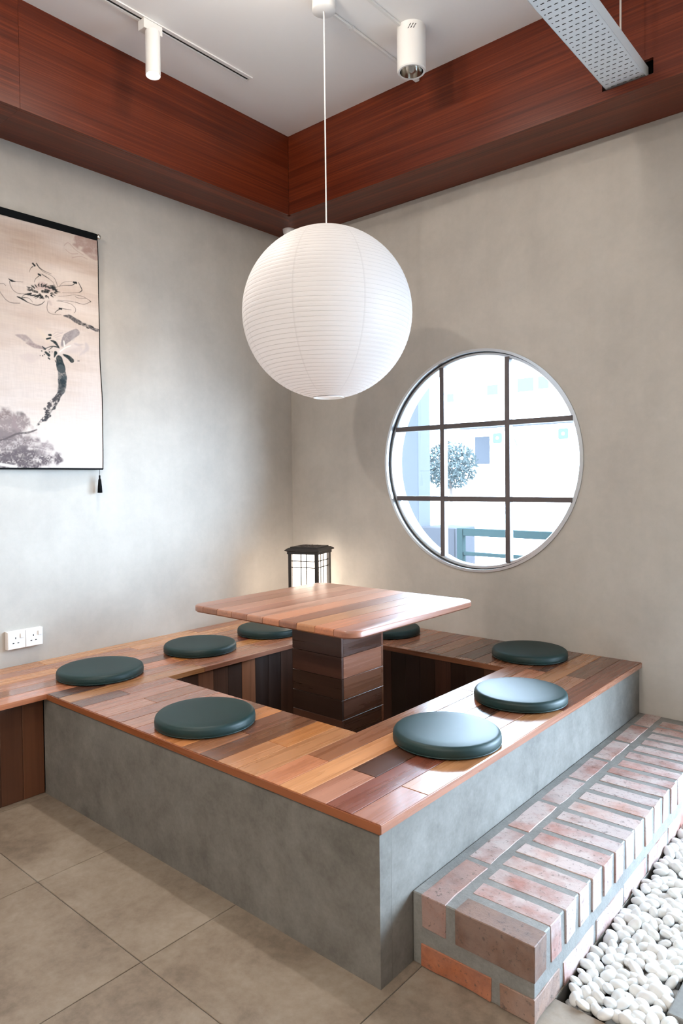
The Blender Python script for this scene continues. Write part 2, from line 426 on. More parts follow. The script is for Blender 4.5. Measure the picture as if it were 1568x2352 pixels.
# glass shopfront door to the right of the round window (out of frame, source of the side light)
dr = empty('door_1', ((DOOR0+DOOR1)/2, .05, 0)); tag(dr, 'glazed shopfront door to the right of the round window', 'door', kind='structure')
for x in (DOOR0+.02, (DOOR0+DOOR1)/2, DOOR1-.02): box('door_frame', (x-.02, x+.02, .04, .09, 0, DOORH), M['alu'], dr)
box('door_frame', (DOOR0, DOOR1, .04, .09, DOORH-.05, DOORH), M['alu'], dr)
for a, b in ((DOOR0+.04, (DOOR0+DOOR1)/2-.02), ((DOOR0+DOOR1)/2+.02, DOOR1-.04)):
    MB().add([(a, .06, 0), (b, .06, 0), (b, .06, DOORH-.05), (a, .06, DOORH-.05)], [(0, 1, 2, 3)]).build('pane', M['glass'], dr)

# ------------------------------------------------------------------ outdoors
outg = MB().box(-60, 40, WT+.001, 60, -2.6, -2.5).build('ground', plain('street_asphalt', (0.30, 0.30, 0.30), .9)); tag(outg, 'pale street outside the round window', 'ground', kind='structure')
ups = box('shade_storeys', (-14, 12, -.16, WT, 3.61, 15), M['plaster']); tag(ups, 'unseen upper storeys added above the ceiling to shade the terrace', 'wall', kind='structure')  # unseen storeys added to keep sky light off the outdoor column and railing
pch = box('porch_roof', (-9, 9, WT+.001, 2.3, 2.72, 2.95), plain('porch_soffit', (.18, .18, .18), .9)); tag(pch, 'porch roof outside over the terrace', 'roof', kind='structure')
terr = box('terrace', (-6, 9, WT+.002, 5.2, -2.5, -0.05), plain('terrace_screed', (.13, .13, .13), .9)); tag(terr, 'outdoor terrace beyond the round window', 'terrace', kind='structure')

# ------------------------------------------------------------------ seating platform
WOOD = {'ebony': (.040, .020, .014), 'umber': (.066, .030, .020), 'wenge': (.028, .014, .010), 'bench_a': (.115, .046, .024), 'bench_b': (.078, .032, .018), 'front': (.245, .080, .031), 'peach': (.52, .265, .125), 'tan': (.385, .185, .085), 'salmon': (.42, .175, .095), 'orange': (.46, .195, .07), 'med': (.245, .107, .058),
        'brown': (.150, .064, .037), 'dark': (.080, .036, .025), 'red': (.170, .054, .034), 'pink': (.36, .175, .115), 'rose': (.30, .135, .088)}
def stain(o, c, j=0.10):
    k = 1+random.uniform(-j, j); o.color = (c[0]*k*1.03, c[1]*k*.94*(1+random.uniform(-.04, .04)), c[2]*k*.82*(1+random.uniform(-.06, .06)), 1); return o
plat = empty('seating_platform', (1.2, -1.0, 0))
tag(plat, 'raised wooden deck seating platform with grey cement sides around a sunken pit', 'platform')
LIP, OV = 0.026, 0.012
# deck boards
PIT = 0.0923
bnd = [2.3145-PIT*k for k in range(0, 26)]
colours = {(0, 0): 'rose', (0, 1): 'tan', (0, 2): 'red', (1, 0): 'red', (1, 1): 'rose', (1, 2): 'brown', (2, 0): 'pink', (2, 1): 'dark', (2, 2): 'tan',
  (3, 0): 'peach', (3, 1): 'salmon', (3, 2): 'brown', (4, 0): 'salmon', (4, 1): 'med', (4, 2): 'rose', (5, 0): 'tan', (5, 2): 'med', (6, 0): 'tan', (6, 1): 'orange', (6, 2): 'brown',
  (7, 0): 'brown', (7, 2): 'dark', (8, 0): 'med', (8, 2): 'brown', (9, 0): 'orange', (9, 2): 'med', (10, 0): 'salmon', (10, 2): 'red', (11, 0): 'rose', (11, 2): 'med',
  (12, 0): 'pink', (12, 2): 'rose', (13, 0): 'rose', (14, 0): 'pink', (14, 1): 'med', (15, 0): 'pink', (16, 0): 'brown', (16, 1): 'rose', (17, 0): 'tan', (18, 0): 'dark', (18, 1): 'rose',
  (19, 0): 'salmon', (19, 1): 'orange', (20, 0): 'med', (20, 1): 'brown', (21, 0): 'pink', (21, 1): 'rose', (22, 0): 'peach', (22, 1): 'tan', (23, 0): 'pink', (23, 1): 'peach', (24, 0): 'tan', (24, 1): 'peach'}
YEND = -4.2
names_ = list(WOOD)
G = 0.0012
for k in range(25):
    x1 = bnd[k] - G; x0 = bnd[k+1] + G
    if k == 0: x1 = PX - 0.0035
    if k == 24: x0 = 0.001
    cuts = [-2.0323, -1.812, -.895, -0.001] if k % 2 == 0 else [-2.0323, -1.354, -.438, -0.001]
    segs = [(cuts[i], cuts[i+1], i) for i in range(3)]
    if x0 < X2-.02:       # boards of the wall bench run on past the platform front
        lo = YEND; segs = [(s if i else (-1.812-.915 if k % 2 == 0 else -1.354-.915), e, i) for s, e, i in segs]; segs.insert(0, (YEND, segs[0][0], 3))
    for s, e, i in segs:
        a, b = s+G, e-G
        parts = [(a, b)]
        if x0 < BX-.03 and x1 > AX+.03:
            parts = []
            if a < CN: parts.append((a, min(b, CN)))
            if b > CF: parts.append((max(a, CF), b))
        for a, b in parts:
            if b-a < .01: continue
            if k == 5 and b > CN-.01 or k == 5 and a < CF: pass
            xx0, xx1 = x0, x1
            if 0 <= k <= 4: xx0 = max(x0, BX) if k == 4 else x0
            if k == 19 and b < PY+.01: xx0 = x0
            pl = MB().prism([(xx0, a), (xx1, a), (xx1, b), (xx0, b)], H-.022, H, inset=0.0011).build('deck_board', M['plank_y'], plat)
            nm = colours.get((k, i)) or random.choice(['med', 'rose', 'tan', 'brown', 'salmon', 'pink', 'red'])
            stain(pl, WOOD[nm])
# nosing strips at the deck edges
def nosing(b, c='salmon', ax='x'):
    o = box('edge_strip', b, M['plank_'+ax], plat, bevel=0.0015); stain(o, WOOD[c], 0.02); return o
nosing((X2-.003, PX, PY, PY+.003, H-LIP, H-.0006), 'front', 'x')
nosing((PX-.003, PX, PY+.0035, -.001, H-LIP, H-.0006), 'rose', 'y')
nosing((X2-.003, X2, YEND, PY-.0005, H-LIP, H-.0006), 'med', 'y')
nosing((AX-.002, AX+.001, CN, CF, H-LIP, H-.0006), 'rose', 'y'); nosing((AX, BX, CF-.001, CF+.002, H-LIP, H-.0006), 'med', 'x')
nosing((AX, BX, CN-.002, CN+.001, H-LIP, H-.0006), 'med', 'x'); nosing((BX-.001, BX+.002, CN, CF, H-LIP, H-.0006), 'med', 'y')
# deck carcass under the boards, and cement sides
car = MB(); zt = H-.0225; zb = H-LIP+.001
car.box(.002, AX-.003, PY+.004, -.002, zb, zt); car.box(AX-.003, BX+.003, PY+.004, CN-.003, zb, zt); car.box(AX-.003, BX+.003, CF+.003, -.002, zb, zt); car.box(BX+.003, PX-.004, PY+.004, -.002, zb, zt)
car.box(.002, X2-.004, YEND, PY+.004, zb, zt)
o = car.build('deck_frame', M['plank_y'], plat); o.color = (.06, .03, .02, 1)
box('cement_side', (X2, PX-OV, PY+OV, PY+OV+.05, 0, H-LIP), M['concrete'], plat)
box('cement_side', (PX-OV-.05, PX-OV, PY+OV+.0505, -.001, 0, H-LIP), M['concrete'], plat)
# upright boards: front of the wall bench, inside of the pit
dk = ['brown', 'med', 'dark', 'brown', 'dark', 'med', 'dark', 'dark', 'brown']
y = PY+OV; k = 0
while y > YEND+.1:
    o = box('upright_board', (X2-.022, X2-.006, y-.0905+.0005, y-.0005, 0.001, H-LIP), M['plank_z'], plat, bevel=0.0012); stain(o, WOOD[['bench_a', 'bench_b', 'umber', 'bench_a'][k % 4]]); y -= .0905; k += 1
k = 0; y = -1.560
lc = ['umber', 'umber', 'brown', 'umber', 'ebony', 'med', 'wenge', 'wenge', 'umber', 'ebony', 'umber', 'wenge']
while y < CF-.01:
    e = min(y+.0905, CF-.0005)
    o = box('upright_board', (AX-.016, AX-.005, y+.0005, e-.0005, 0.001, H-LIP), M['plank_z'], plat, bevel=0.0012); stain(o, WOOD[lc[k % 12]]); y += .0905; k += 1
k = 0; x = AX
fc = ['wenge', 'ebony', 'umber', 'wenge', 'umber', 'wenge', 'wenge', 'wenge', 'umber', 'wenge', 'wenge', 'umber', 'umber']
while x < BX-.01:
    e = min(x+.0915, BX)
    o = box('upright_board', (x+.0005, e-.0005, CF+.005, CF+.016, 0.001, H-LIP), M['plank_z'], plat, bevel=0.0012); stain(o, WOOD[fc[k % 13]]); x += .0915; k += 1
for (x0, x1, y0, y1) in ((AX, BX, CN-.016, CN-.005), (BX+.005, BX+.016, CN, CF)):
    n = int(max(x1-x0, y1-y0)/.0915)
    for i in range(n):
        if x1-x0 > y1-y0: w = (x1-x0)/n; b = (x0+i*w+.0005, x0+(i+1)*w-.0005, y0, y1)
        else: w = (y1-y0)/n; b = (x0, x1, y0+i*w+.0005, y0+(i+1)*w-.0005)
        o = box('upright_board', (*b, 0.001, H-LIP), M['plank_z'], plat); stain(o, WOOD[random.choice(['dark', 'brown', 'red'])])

# ------------------------------------------------------------------ table
Q0X, Q1X, Q0Y, Q1Y = 1.1439, 1.4404, -1.1655, -.8697
T0X, T1X, T0Y, T1Y, TZ, TT = .8081, 1.7762, -1.4849, -.6023, .7627, .030
tab = empty('low_table', ((T0X+T1X)/2, (T0Y+T1Y)/2, 0))
tag(tab, 'square plank-topped wooden table on a boxy pedestal rising from the pit', 'table')
RC = 0.062
def ylim(x):
    d = min(x-T0X, T1X-x)
    ins = RC-math.sqrt(max(0, RC*RC-(RC-d)**2)) if d < RC else 0
    return T0Y+ins, T1Y-ins
NB = 10; tcol = ['rose', 'med', 'rose', 'pink', 'tan', 'salmon', 'med', 'salmon', 'rose', 'med']
tc2 = ['rose', 'med', 'pink', 'rose', 'pink', 'salmon', 'med', 'tan', 'salmon', 'rose']
bw = (T1X-T0X)/NB
for i in range(NB):
    a, b = T0X+i*bw+(.0011 if i else 0), T0X+(i+1)*bw-(.0011 if i < NB-1 else 0)
    ts = np.linspace(a, b, 14 if i in (0, NB-1) else 2)
    if i == 0: ts = a+(b-a)*(np.linspace(0, 1, 14)**2)
    if i == NB-1: ts = b-(b-a)*(np.linspace(1, 0, 14)**2)
    poly = [(x, ylim(x)[0]) for x in ts]+[(x, ylim(x)[1]) for x in ts[::-1]]
    n = len(poly); cx = sum(p[0] for p in poly)/n; cy = (T0Y+T1Y)/2
    def lvl(d, z):
        out = []
        for px_, py_ in poly:
            # inset only along the outer contour of the table
            xi = px_; yi = py_
            if i == 0 and px_ < T0X+RC: xi = px_+d*(1-(px_-T0X)/RC)
            if i == NB-1 and px_ > T1X-RC: xi = px_-d*(1-(T1X-px_)/RC)
            yi = py_+d if py_ < cy else py_-d
            out.append((xi, yi, z))
        return out
    r = .009
    L = [lvl(.006, TZ-TT), lvl(0, TZ-TT+.006), lvl(0, TZ-r), lvl(r*.13, TZ-r*.5), lvl(r*.45, TZ-r*.13), lvl(r, TZ)]
    mb = MB(); vs = sum(L, []); fs = [tuple(range(n))[::-1], tuple(range(5*n, 6*n))]
    for l in range(5):
        for q in range(n):
            w = (q+1) % n; fs.append((l*n+q, l*n+w, (l+1)*n+w, (l+1)*n+q))
    o = mb.add(vs, fs).build('top_board', M['plank_table'], tab); stain(o, WOOD[tc2[i]], .05); auto_smooth(o, 40)
zb = [0.0, .095, .187, .280, .367, .459, .554, .646, TZ-TT]
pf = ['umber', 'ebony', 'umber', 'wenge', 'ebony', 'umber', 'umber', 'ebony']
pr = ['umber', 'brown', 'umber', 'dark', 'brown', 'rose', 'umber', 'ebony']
core = box('pedestal_core', (Q0X+.012, Q1X-.012, Q0Y+.012, Q1Y-.012, 0, TZ-TT), M['blackwood'], tab)
for i in range(8):
    a, b = zb[i]+.0007+(.001 if i == 0 else 0), zb[i+1]-.0007
    for nm, bb, cc in (('x', (Q0X, Q1X, Q0Y, Q0Y+.014, a, b), pf[i]), ('y', (Q1X-.014, Q1X, Q0Y+.0142, Q1Y-.0142, a, b), pr[i]), ('x', (Q0X, Q1X, Q1Y-.014, Q1Y, a, b), 'brown'), ('y', (Q0X, Q0X+.014, Q0Y+.0142, Q1Y-.0142, a, b), 'brown')):
        o = box('pedestal_board', bb, M['plank_'+nm], tab, bevel=0.001); stain(o, WOOD[cc])

# ------------------------------------------------------------------ cushions
def make_cushion():
    r = empty('seat_cushion'); R, hh = .181, .046
    prof = [(0.0, hh)]
    for k in range(1, 9): t = k/9*.93; prof.append((R*t, hh-.003*(t**4)))
    for k in range(0, 8):
        a = PI/2*(k/7); prof.append((R-.016+.016*math.sin(a), hh-.0035-.016*(1-math.cos(a))))
    prof += [(R+.001, .020), (R, .010), (R-.005, .004), (R-.014, 0.0005), (0, 0.0005)]
    b = MB().lathe(prof[1:-1], 72, 'z', cap0=True, cap1=True).build('cover', M['leather'], r, origin=(0, 0, 0)); auto_smooth(b, 50)
    p = MB().lathe([(R-.002+.0026*math.cos(t), .0075+.0026*math.sin(t)) for t in np.linspace(0, 2*PI, 7)[:-1]], 72, 'z', close=True).build('piping', M['leather'], r, smooth=True, origin=(0, 0, 0))
    return r
cu = make_cushion()
spots = [((2.135, -1.428), 1.0, 'dark green round cushion nearest the outer corner, bright with window glare'),
         ((1.358, -1.833), 1.0, 'dark green round cushion on the front deck edge, alone at the front'),
         ((2.128, -.874), 1.0, 'dark green round cushion on the right deck arm, behind the glare-lit corner one'),
         ((1.855, -.226), 1.0, 'very dark green round cushion beneath the round window, against the wall'),
         ((.472, -1.737), 1.05, 'dark green round cushion on the left bench, nearest the wall sockets'),
         ((.454, -1.155), 1.03, 'dark green round cushion in the middle of the left bench'),
         ((.440, -.650), 1.0, 'dark green round cushion on the left bench, half hidden behind the table corner'),
         ((.985, -.225), 1.0, 'dark green round cushion along the window wall, mostly hidden by the tabletop')]
for i, ((x, y), s, lab) in enumerate(spots):
    o = cu if i == 0 else copy_tree(cu)
    o.location = (x, y, H); o.scale = (s, s, 1); o.rotation_euler.z = random.random()*6
    tag(o, lab, 'cushion', 'green round seat cushions on the deck')

# ------------------------------------------------------------------ brick step
BH, BW_, BY = .1975, .3447, -1.8837
SX0, SX1 = PX-OV+.0005, PX+BW_
stp = empty('brick_step', ((SX0+SX1)/2, BY/2, 0)); tag(stp, 'low brick step with grey mortar joints along the platform side', 'step')
box('mortar_core', (SX0, SX1-.0030, BY+.0035, -.002, 0.0005, BH-.0013), M['mortar'], stp, bevel=0.003)
bc = [(.32, .125, .085), (.36, .16, .11), (.29, .115, .085), (.38, .185, .14), (.33, .155, .125), (.28, .105, .075), (.34, .16, .13)]
def brick(x0, x1, y0, y1, z0, z1, c=None, jit=.0022, lime_glare=1.0):
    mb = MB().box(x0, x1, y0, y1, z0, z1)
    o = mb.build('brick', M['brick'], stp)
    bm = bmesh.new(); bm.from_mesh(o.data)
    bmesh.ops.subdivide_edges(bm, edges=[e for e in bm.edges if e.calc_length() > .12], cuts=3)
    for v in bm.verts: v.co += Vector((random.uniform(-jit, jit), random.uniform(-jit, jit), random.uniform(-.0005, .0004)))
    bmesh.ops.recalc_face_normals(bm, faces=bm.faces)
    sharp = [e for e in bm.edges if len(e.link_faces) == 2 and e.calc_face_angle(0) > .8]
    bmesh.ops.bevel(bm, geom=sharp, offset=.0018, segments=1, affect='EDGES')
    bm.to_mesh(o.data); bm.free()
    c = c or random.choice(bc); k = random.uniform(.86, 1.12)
    o.color = (c[0]*k, c[1]*k, c[2]*k, lime_glare)
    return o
# rowlock bricks laid across the outer edge
y = BY; k = 0
edges = [-1.884, -1.815, -1.790, -1.722, -1.697, -1.632]
y = BY
while y < -.08:
    th = random.uniform(.062, .069) if k else .070
    dark = (k == 0)
    brick(2.436+random.uniform(-.004, .006), SX1+random.uniform(-.001, .001), y, min(y+th, -.004), .104+random.uniform(-.004, .004), BH+random.uniform(-.0006, .0006), c=(.15, .066, .034) if dark else None, lime_glare=.25 if dark else 1)
    y += th+random.uniform(.023, .030); k += 1
# row of bricks lying along the platform side
y = BY+.001; k = 0
while y < -.06:
    ln = .223 if k else .232
    brick(2.338, 2.410+random.uniform(-.003, .004), y, min(y+ln, -.004), .108, BH+random.uniform(-.0006, .0006), c=(.22, .085, .052) if k == 0 else None, lime_glare=.45 if k == 0 else 1); y += ln+.019; k += 1
# lower course
brick(2.337, 2.546, BY-.001, BY+.10, .004, .064, c=(.34, .098, .030), lime_glare=.15)
y = BY-.0005; k = 0
while y < -.05:
    ln = .205 if k else .150
    brick(2.572, SX1+random.uniform(-.001, .001), y, min(y+ln, -.004), .003, .064, c=(.20, .095, .05) if k == 0 else None, lime_glare=.35 if k == 0 else 1); y += ln+.022; k += 1

# ------------------------------------------------------------------ pebbles and stepping stone
PB = M['pebble']
def pebble_mesh(seed):
    r = random.Random(seed); bm = bmesh.new(); bmesh.ops.create_icosphere(bm, subdivisions=3, radius=1.0)
    ph = [r.uniform(0, 6) for _ in range(6)]
    for v in bm.verts:
        c = v.co.copy(); k = 1+.07*math.sin(2.1*c.x+ph[0])+.06*math.sin(2.6*c.y+ph[1]+c.x)+.05*math.sin(3*c.z+ph[2])
        v.co = Vector((c.x*k*.0205*r_(ph[3]), c.y*k*.0155, c.z*k*.0118))
    me = bpy.data.meshes.new('pebble'); bm.to_mesh(me); bm.free(); me.materials.append(PB)
    me.polygons.foreach_set('use_smooth', [True]*len(me.polygons)); return me
def r_(p): return 1.0+.12*math.sin(p)
pm = [pebble_mesh(i) for i in range(8)]
pts = []
def place(n_try, dmin, x0, x1, y0, y1, zf, lst):
    for _ in range(n_try):
        x = random.uniform(x0, x1); y = random.uniform(y0, y1)
        if x > 2.885 and -1.67 < y < -1.03: continue
        if all((x-a)**2+(y-b)**2 > dmin*dmin for a, b, *_ in lst): lst.append((x, y, zf()))
EX0, EX1, EY0, EY1 = 2.679, 2.935, -1.744, -.62
place(70000, .0250, EX0, EX1, EY0, EY1, lambda: random.uniform(-.006, .004), pts)
pts.sort(key=lambda p: (p[0]-CAM.x)**2+(p[1]-CAM.y)**2)
vis = pts[:300]; rest = pts[300:]
for x, y, z in vis:
    o = bpy.data.objects.new('pebble', random.choice(pm)); C.objects.link(o)
    s = random.uniform(.84, 1.18); o.scale = (s, s*random.uniform(.9, 1.15), s*random.uniform(.85, 1.1))
    o.rotation_euler = (random.gauss(0, .32), random.gauss(0, .32), random.uniform(0, 6.28)); o.location = (x, y, z+.004)
    k = random.uniform(.90, 1.0); o.color = (k, k, k*random.uniform(.97, 1.0), 1)
    tag(o, 'smooth white pebble in the gravel strip beside the brick step', 'pebble', 'white pebbles beside the brick step')
# filler pebbles beneath and further along: one body of gravel
low = []
place(16000, .028, 2.690, 3.30, -1.738, -.03, lambda: -.024+random.uniform(-.005, .005), low)
sv = np.array([v.co[:] for v in pm[0].vertices]); ico = bmesh.new(); bmesh.ops.create_icosphere(ico, subdivisions=2, radius=1.0)
iv = np.array([v.co[:] for v in ico.verts])*np.array([.0215, .0175, .0125]); ifc = [[v.index for v in f.verts] for f in ico.faces]; ico.free()
far = []
place(9000, .0325, 2.690, 3.30, -.61, -.03, lambda: random.uniform(-.006, .003), far)
far2 = []
place(6000, .0325, 2.955, 3.30, -1.0, -.62, lambda: random.uniform(-.006, .003), far2)
place(6000, .0325, 2.955, 3.30, -1.738, -1.69, lambda: random.uniform(-.006, .003), far2)
mb = MB()
for x, y, z in low+far+far2+rest:
    a = random.uniform(0, 6.28); R = np.array(Matrix.Rotation(a, 3, 'Z') @ Matrix.Rotation(random.gauss(0, .3), 3, 'X'))
    vv = iv*random.uniform(.85, 1.15) @ R.T + np.array([x, y, z]); mb.add(vv.tolist(), ifc)
gr = mb.build('gravel', PB, None, smooth=True, recalc=False); gr.color = (.95, .95, .95, 1)
tag(gr, 'bed of small white pebbles filling the strip beside the brick step', 'gravel', kind='stuff')
st = box('stepping_stone', (2.898, 3.50, -1.656, -1.04, -.066, .017), M['concrete'], bevel=.004, seg=2); tag(st, 'square grey stepping stone at the lower right edge, among white pebbles', 'stone')

# ------------------------------------------------------------------ paper lantern
LX, LY, LZ, LR = 1.315, -1.09, 2.060, .375
pl = empty('pendant_lamp', (LX, LY, LZ-LR)); tag(pl, 'large white paper globe pendant hanging over the table', 'lamp')
nr = 54; prof = []; a0, a1 = math.radians(-79.5), math.radians(80.5)
for i in range(nr):
    for s in (0, .25, .5, .75):
        t = a0+(a1-a0)*(i+s)/nr; bulge = -.0011*(1-4*(s-.5)**2) if False else .0013*(1-4*(s-.5)**2)
        prof.append(((LR+bulge)*math.cos(t), (LR+bulge)*math.sin(t)))
prof.append((LR*math.cos(a1), LR*math.sin(a1)))
sh = MB().lathe(prof, 128, 'z', (LX, LY, LZ)).build('paper_shade', M['paper'], pl, smooth=True, origin=(LX, LY, LZ))
mb = MB()
for i in range(nr+1):
    t = a0+(a1-a0)*i/nr; r0, h0 = (LR+.0002)*math.cos(t), (LR+.0002)*math.sin(t); q = .00085 if 0 < i < nr else .0018
    mb.lathe([(r0+q*math.cos(b), h0+q*math.sin(b)) for b in (0, PI/2, PI, 3*PI/2)], 96, 'z', (LX, LY, LZ), close=True)
mb.build('wire_ribs', plain('rib_wire', (.62, .60, .59), .6), pl, smooth=True, recalc=False)
MB().lathe([(.066, -.004), (.068, -.004), (.068, .006), (.066, .006)], 64, 'z', (LX, LY, LZ+LR*math.sin(a0)), close=True).build('bottom_hoop', M['white_plastic'], pl)
MB().tube([(LX, LY, LZ+.14), (LX, LY, ZC-.05)], .0032, 8).build('cord', M['cord'], pl)
hb = MB(); hb.tube([(LX-.062, LY, LZ+LR*math.sin(a1)), (LX+.062, LY, LZ+LR*math.sin(a1))], .002, 6); hb.lathe([(.02, .14), (.02, .20), (.008, .21)], 20, 'z', (LX, LY, LZ), cap0=True, cap1=True)
hb.build('lamp_holder', M['white_plastic'], pl)
o = MB().lathe([(0.001, 0), (.046, 0), (.052, .004), (.052, .052)], 48, 'z', (LX, LY, ZC-.0535), cap1=True).build('ceiling_rose', M['white_metal'], pl); auto_smooth(o)
o = MB().lathe([(.001, -.055), (.025, -.05), (.043, -.03), (.05, 0), (.043, .03), (.024, .055), (.018, .09)], 24, 'z', (LX, LY, LZ+.06)).build('bulb', emit('lantern_bulb', (1, .90, .80), 3.0), pl, smooth=True)
ld = bpy.data.lights.new('lantern_bulb_light', 'POINT'); ld.energy = 2.2; ld.color = (1, .90, .82); ld.shadow_soft_size = .08
lo = bpy.data.objects.new('lantern_bulb_light', ld); C.objects.link(lo); lo.parent = pl; lo.location = (0, 0, LR-.10)

# ------------------------------------------------------------------ table lantern in the corner
tl = empty('table_lantern'); tag(tl, 'lit square lantern with black wood frame in the corner behind the table', 'lamp')
hs, top = .090, .462
for sx in (-1, 1):
    for sy in (-1, 1):
        box('leg', (sx*hs-.0105, sx*hs+.0105, sy*hs-.0105, sy*hs+.0105, 0, top-.028), M['blackwood'], tl, bevel=.001)
o = MB().prism([(-.105, -.105), (.105, -.105), (.105, .105), (-.105, .105)], top-.034, top-.014).build('top_rail', M['blackwood'], tl)
cap = MB(); q = .117
rings_ = [(.104, top-.020), (q, top-.014), (q, top-.009), (.100, top+.003), (.090, top+.003), (.090, top+.009), (.086, top+.010)]
vs = []
for r, z in rings_: vs += [(-r, -r, z), (r, -r, z), (r, r, z), (-r, r, z)]
fs = [(3, 2, 1, 0)]
for l in range(len(rings_)-1): fs += [(l*4+i, l*4+(i+1) % 4, l*4+4+(i+1) % 4, l*4+4+i) for i in range(4)]
fs.append(tuple(range(len(vs)-4, len(vs))))
cap.add(vs, fs).build('cap', M['blackwood'], tl)
box('base', (-.098, .098, -.098, .098, .012, .034), M['blackwood'], tl, bevel=.002)
box('paper_shade', (-.079, .079, -.079, .079, .034, top-.035), M['lamp_glow'], tl)
for a in range(4):
    g = MB(); d = .0845
    R = Matrix.Rotation(a*PI/2, 4, 'Z')
    bars = [(-.0215, -.0160, .034, top-.034), (.0160, .0215, .034, top-.034)]
    def add(x0, x1, z0, z1):
        m0 = MB().box(x0, x1, -d-.0025, -d+.0025, z0, z1); g.add([tuple(R @ Vector(v)) for v in m0.v], m0.f)
    for b in bars: add(*b)
    for z in (top-.078, top-.118): add(-.082, .082, z-.0027, z+.0027)
    g.build('lattice', M['blackwood'], tl)
lx = plain('carved_lid', (.055, .040, .032), .6)
g = MB()
for i in range(10):
    a = i*2*PI/10; g.tube([(.02*math.cos(a), .02*math.sin(a), top+.010), (.07*math.cos(a+.5), .07*math.sin(a+.5), top+.010)], .004, 5)
g.build('carving', lx, tl)
tl.location = (.388, -.244, H); tl.rotation_euler.z = math.radians(40.76-23-0)

# ------------------------------------------------------------------ ceiling fittings
trk = empty('lighting_track', (.612, -2.6, ZC)); tag(trk, 'long white lighting track set in the ceiling above the scroll', 'track')
y0, y1 = -5.2, -.905
for x in (.612-.0145, .612+.0175):
    w = .0065 if x < .612 else .0095
    box('rail', (x-w, x+w, y0, y1, ZC-.006, ZC), M['white_metal'], trk)
box('groove', (.604, .619, y0, y1-.004, ZC-.0012, ZC-.0004), M['black'], trk)
box('end_cap', (.5905, .6395, y1, y1+.006, ZC-.006, ZC), M['white_metal'], trk)
sp = empty('track_spotlight', (.628, -1.50, ZC)); tag(sp, 'slim white cylindrical spotlight hanging from the ceiling track', 'spotlight')
box('adapter', (.612-.024, .612+.024, -1.555, -1.455, ZC-.050, ZC-.006), M['white_metal'], sp, bevel=.003, seg=2)
axis0 = Vector((.640, -1.512, ZC-.058)); axis1 = Vector((.650, -1.520, ZC-.260))
d = (axis1-axis0).normalized(); rot = Vector((0, 0, 1)).rotation_difference(d).to_matrix()
def along(prof, n=40, **kw):
    m0 = MB().lathe(prof, n, 'z', **kw); m1 = MB(); m1.add([tuple(axis0+rot @ Vector(v)) for v in m0.v], m0.f); return m1
Ls = (axis1-axis0).length
o = along([(.0335, 0), (.0335, Ls), (.0315, Ls), (.029, Ls-.016), (.001, Ls-.030)], cap0=True).build('barrel', M['white_metal'], sp); auto_smooth(o)
o = along([(.0265, Ls-.018), (.001, Ls-.019)]).build('lens', M['spot_glow'], sp)
MB().tube([(.630, -1.505, ZC-.052), tuple(axis0+d*.01)], .010, 12).build('swivel', M['white_metal'], sp)
sl = bpy.data.lights.new('spot_beam', 'SPOT'); sl.energy = 112; sl.color = (1, .93, .86); sl.spot_size = math.radians(100); sl.spot_blend = 0.95; sl.shadow_soft_size = .022
so = bpy.data.objects.new('spot_beam', sl); C.objects.link(so); so.parent = sp; so.location = axis1+d*.004-sp.location
so.rotation_euler = (-d).to_track_quat('Z', 'Y').to_euler()

def make_downlight(loc, lit):
    r = empty('surface_downlight', loc); x, y, z = loc
    o = MB().lathe([(.0675, 0), (.0675, -.197), (.063, -.203), (.055, -.203), (.0548, -.200)], 56, 'z', loc, cap0=True).build('housing', M['white_metal'], r); auto_smooth(o)
    o = MB().lathe([(.0548, -.201), (.050, -.17), (.040, -.135), (.024, -.12), (.001, -.118)], 56, 'z', loc).build('reflector', M['chrome'], r); auto_smooth(o, 50)
    MB().lathe([(.001, -.172), (.012, -.165), (.014, -.12)], 20, 'z', loc).build('bulb', M['spot_glow'] if lit else M['white_plastic'], r, smooth=True)
    return r
dl = make_downlight((1.490, -.672, ZC), False); tag(dl, 'stubby white cylinder downlight with chrome reflector on the ceiling', 'downlight')
# vent slots cut in the housing near the top, on the side the camera sees
for k in range(3):
    a0_ = math.radians(-64+k*10.5); mbs = MB(); vs = []
    for t in (0, 1):
        for w in (-.0022, .0022):
            a = a0_+t*.19-.07; rr = .0679
            vs.append((1.490+rr*math.cos(a+w/.0675), -.672+rr*math.sin(a+w/.0675), ZC-.040+t*.022))
    mbs.add(vs, [(0, 1, 3, 2)]).build('vent_slot', M['black'], dl)
c1 = empty('conduit', (1.290, -.66, ZC)); tag(c1, 'white surface conduit from the pendant rose to the timber bulkhead', 'conduit')
MB().box(1.282, 1.298, -1.034, -SW-.001, ZC-.014, ZC-.0003).build('channel', M['white_metal'], c1, bevel=.002)
box('clip', (1.2795, 1.3005, -.872, -.862, ZC-.0155, ZC-.0002), M['white_metal'], c1)
box('end_piece', (1.277, 1.303, -SW-.030, -SW-.0005, ZC-.030, ZC-.014), M['white_metal'], c1, bevel=.003)
c2 = MB().box(1.462, 1.478, -3.2, -.735, ZC-.012, ZC-.0003).build('conduit', M['white_metal'], None, bevel=.002); tag(c2, 'white surface conduit running into the cylinder downlight', 'conduit')

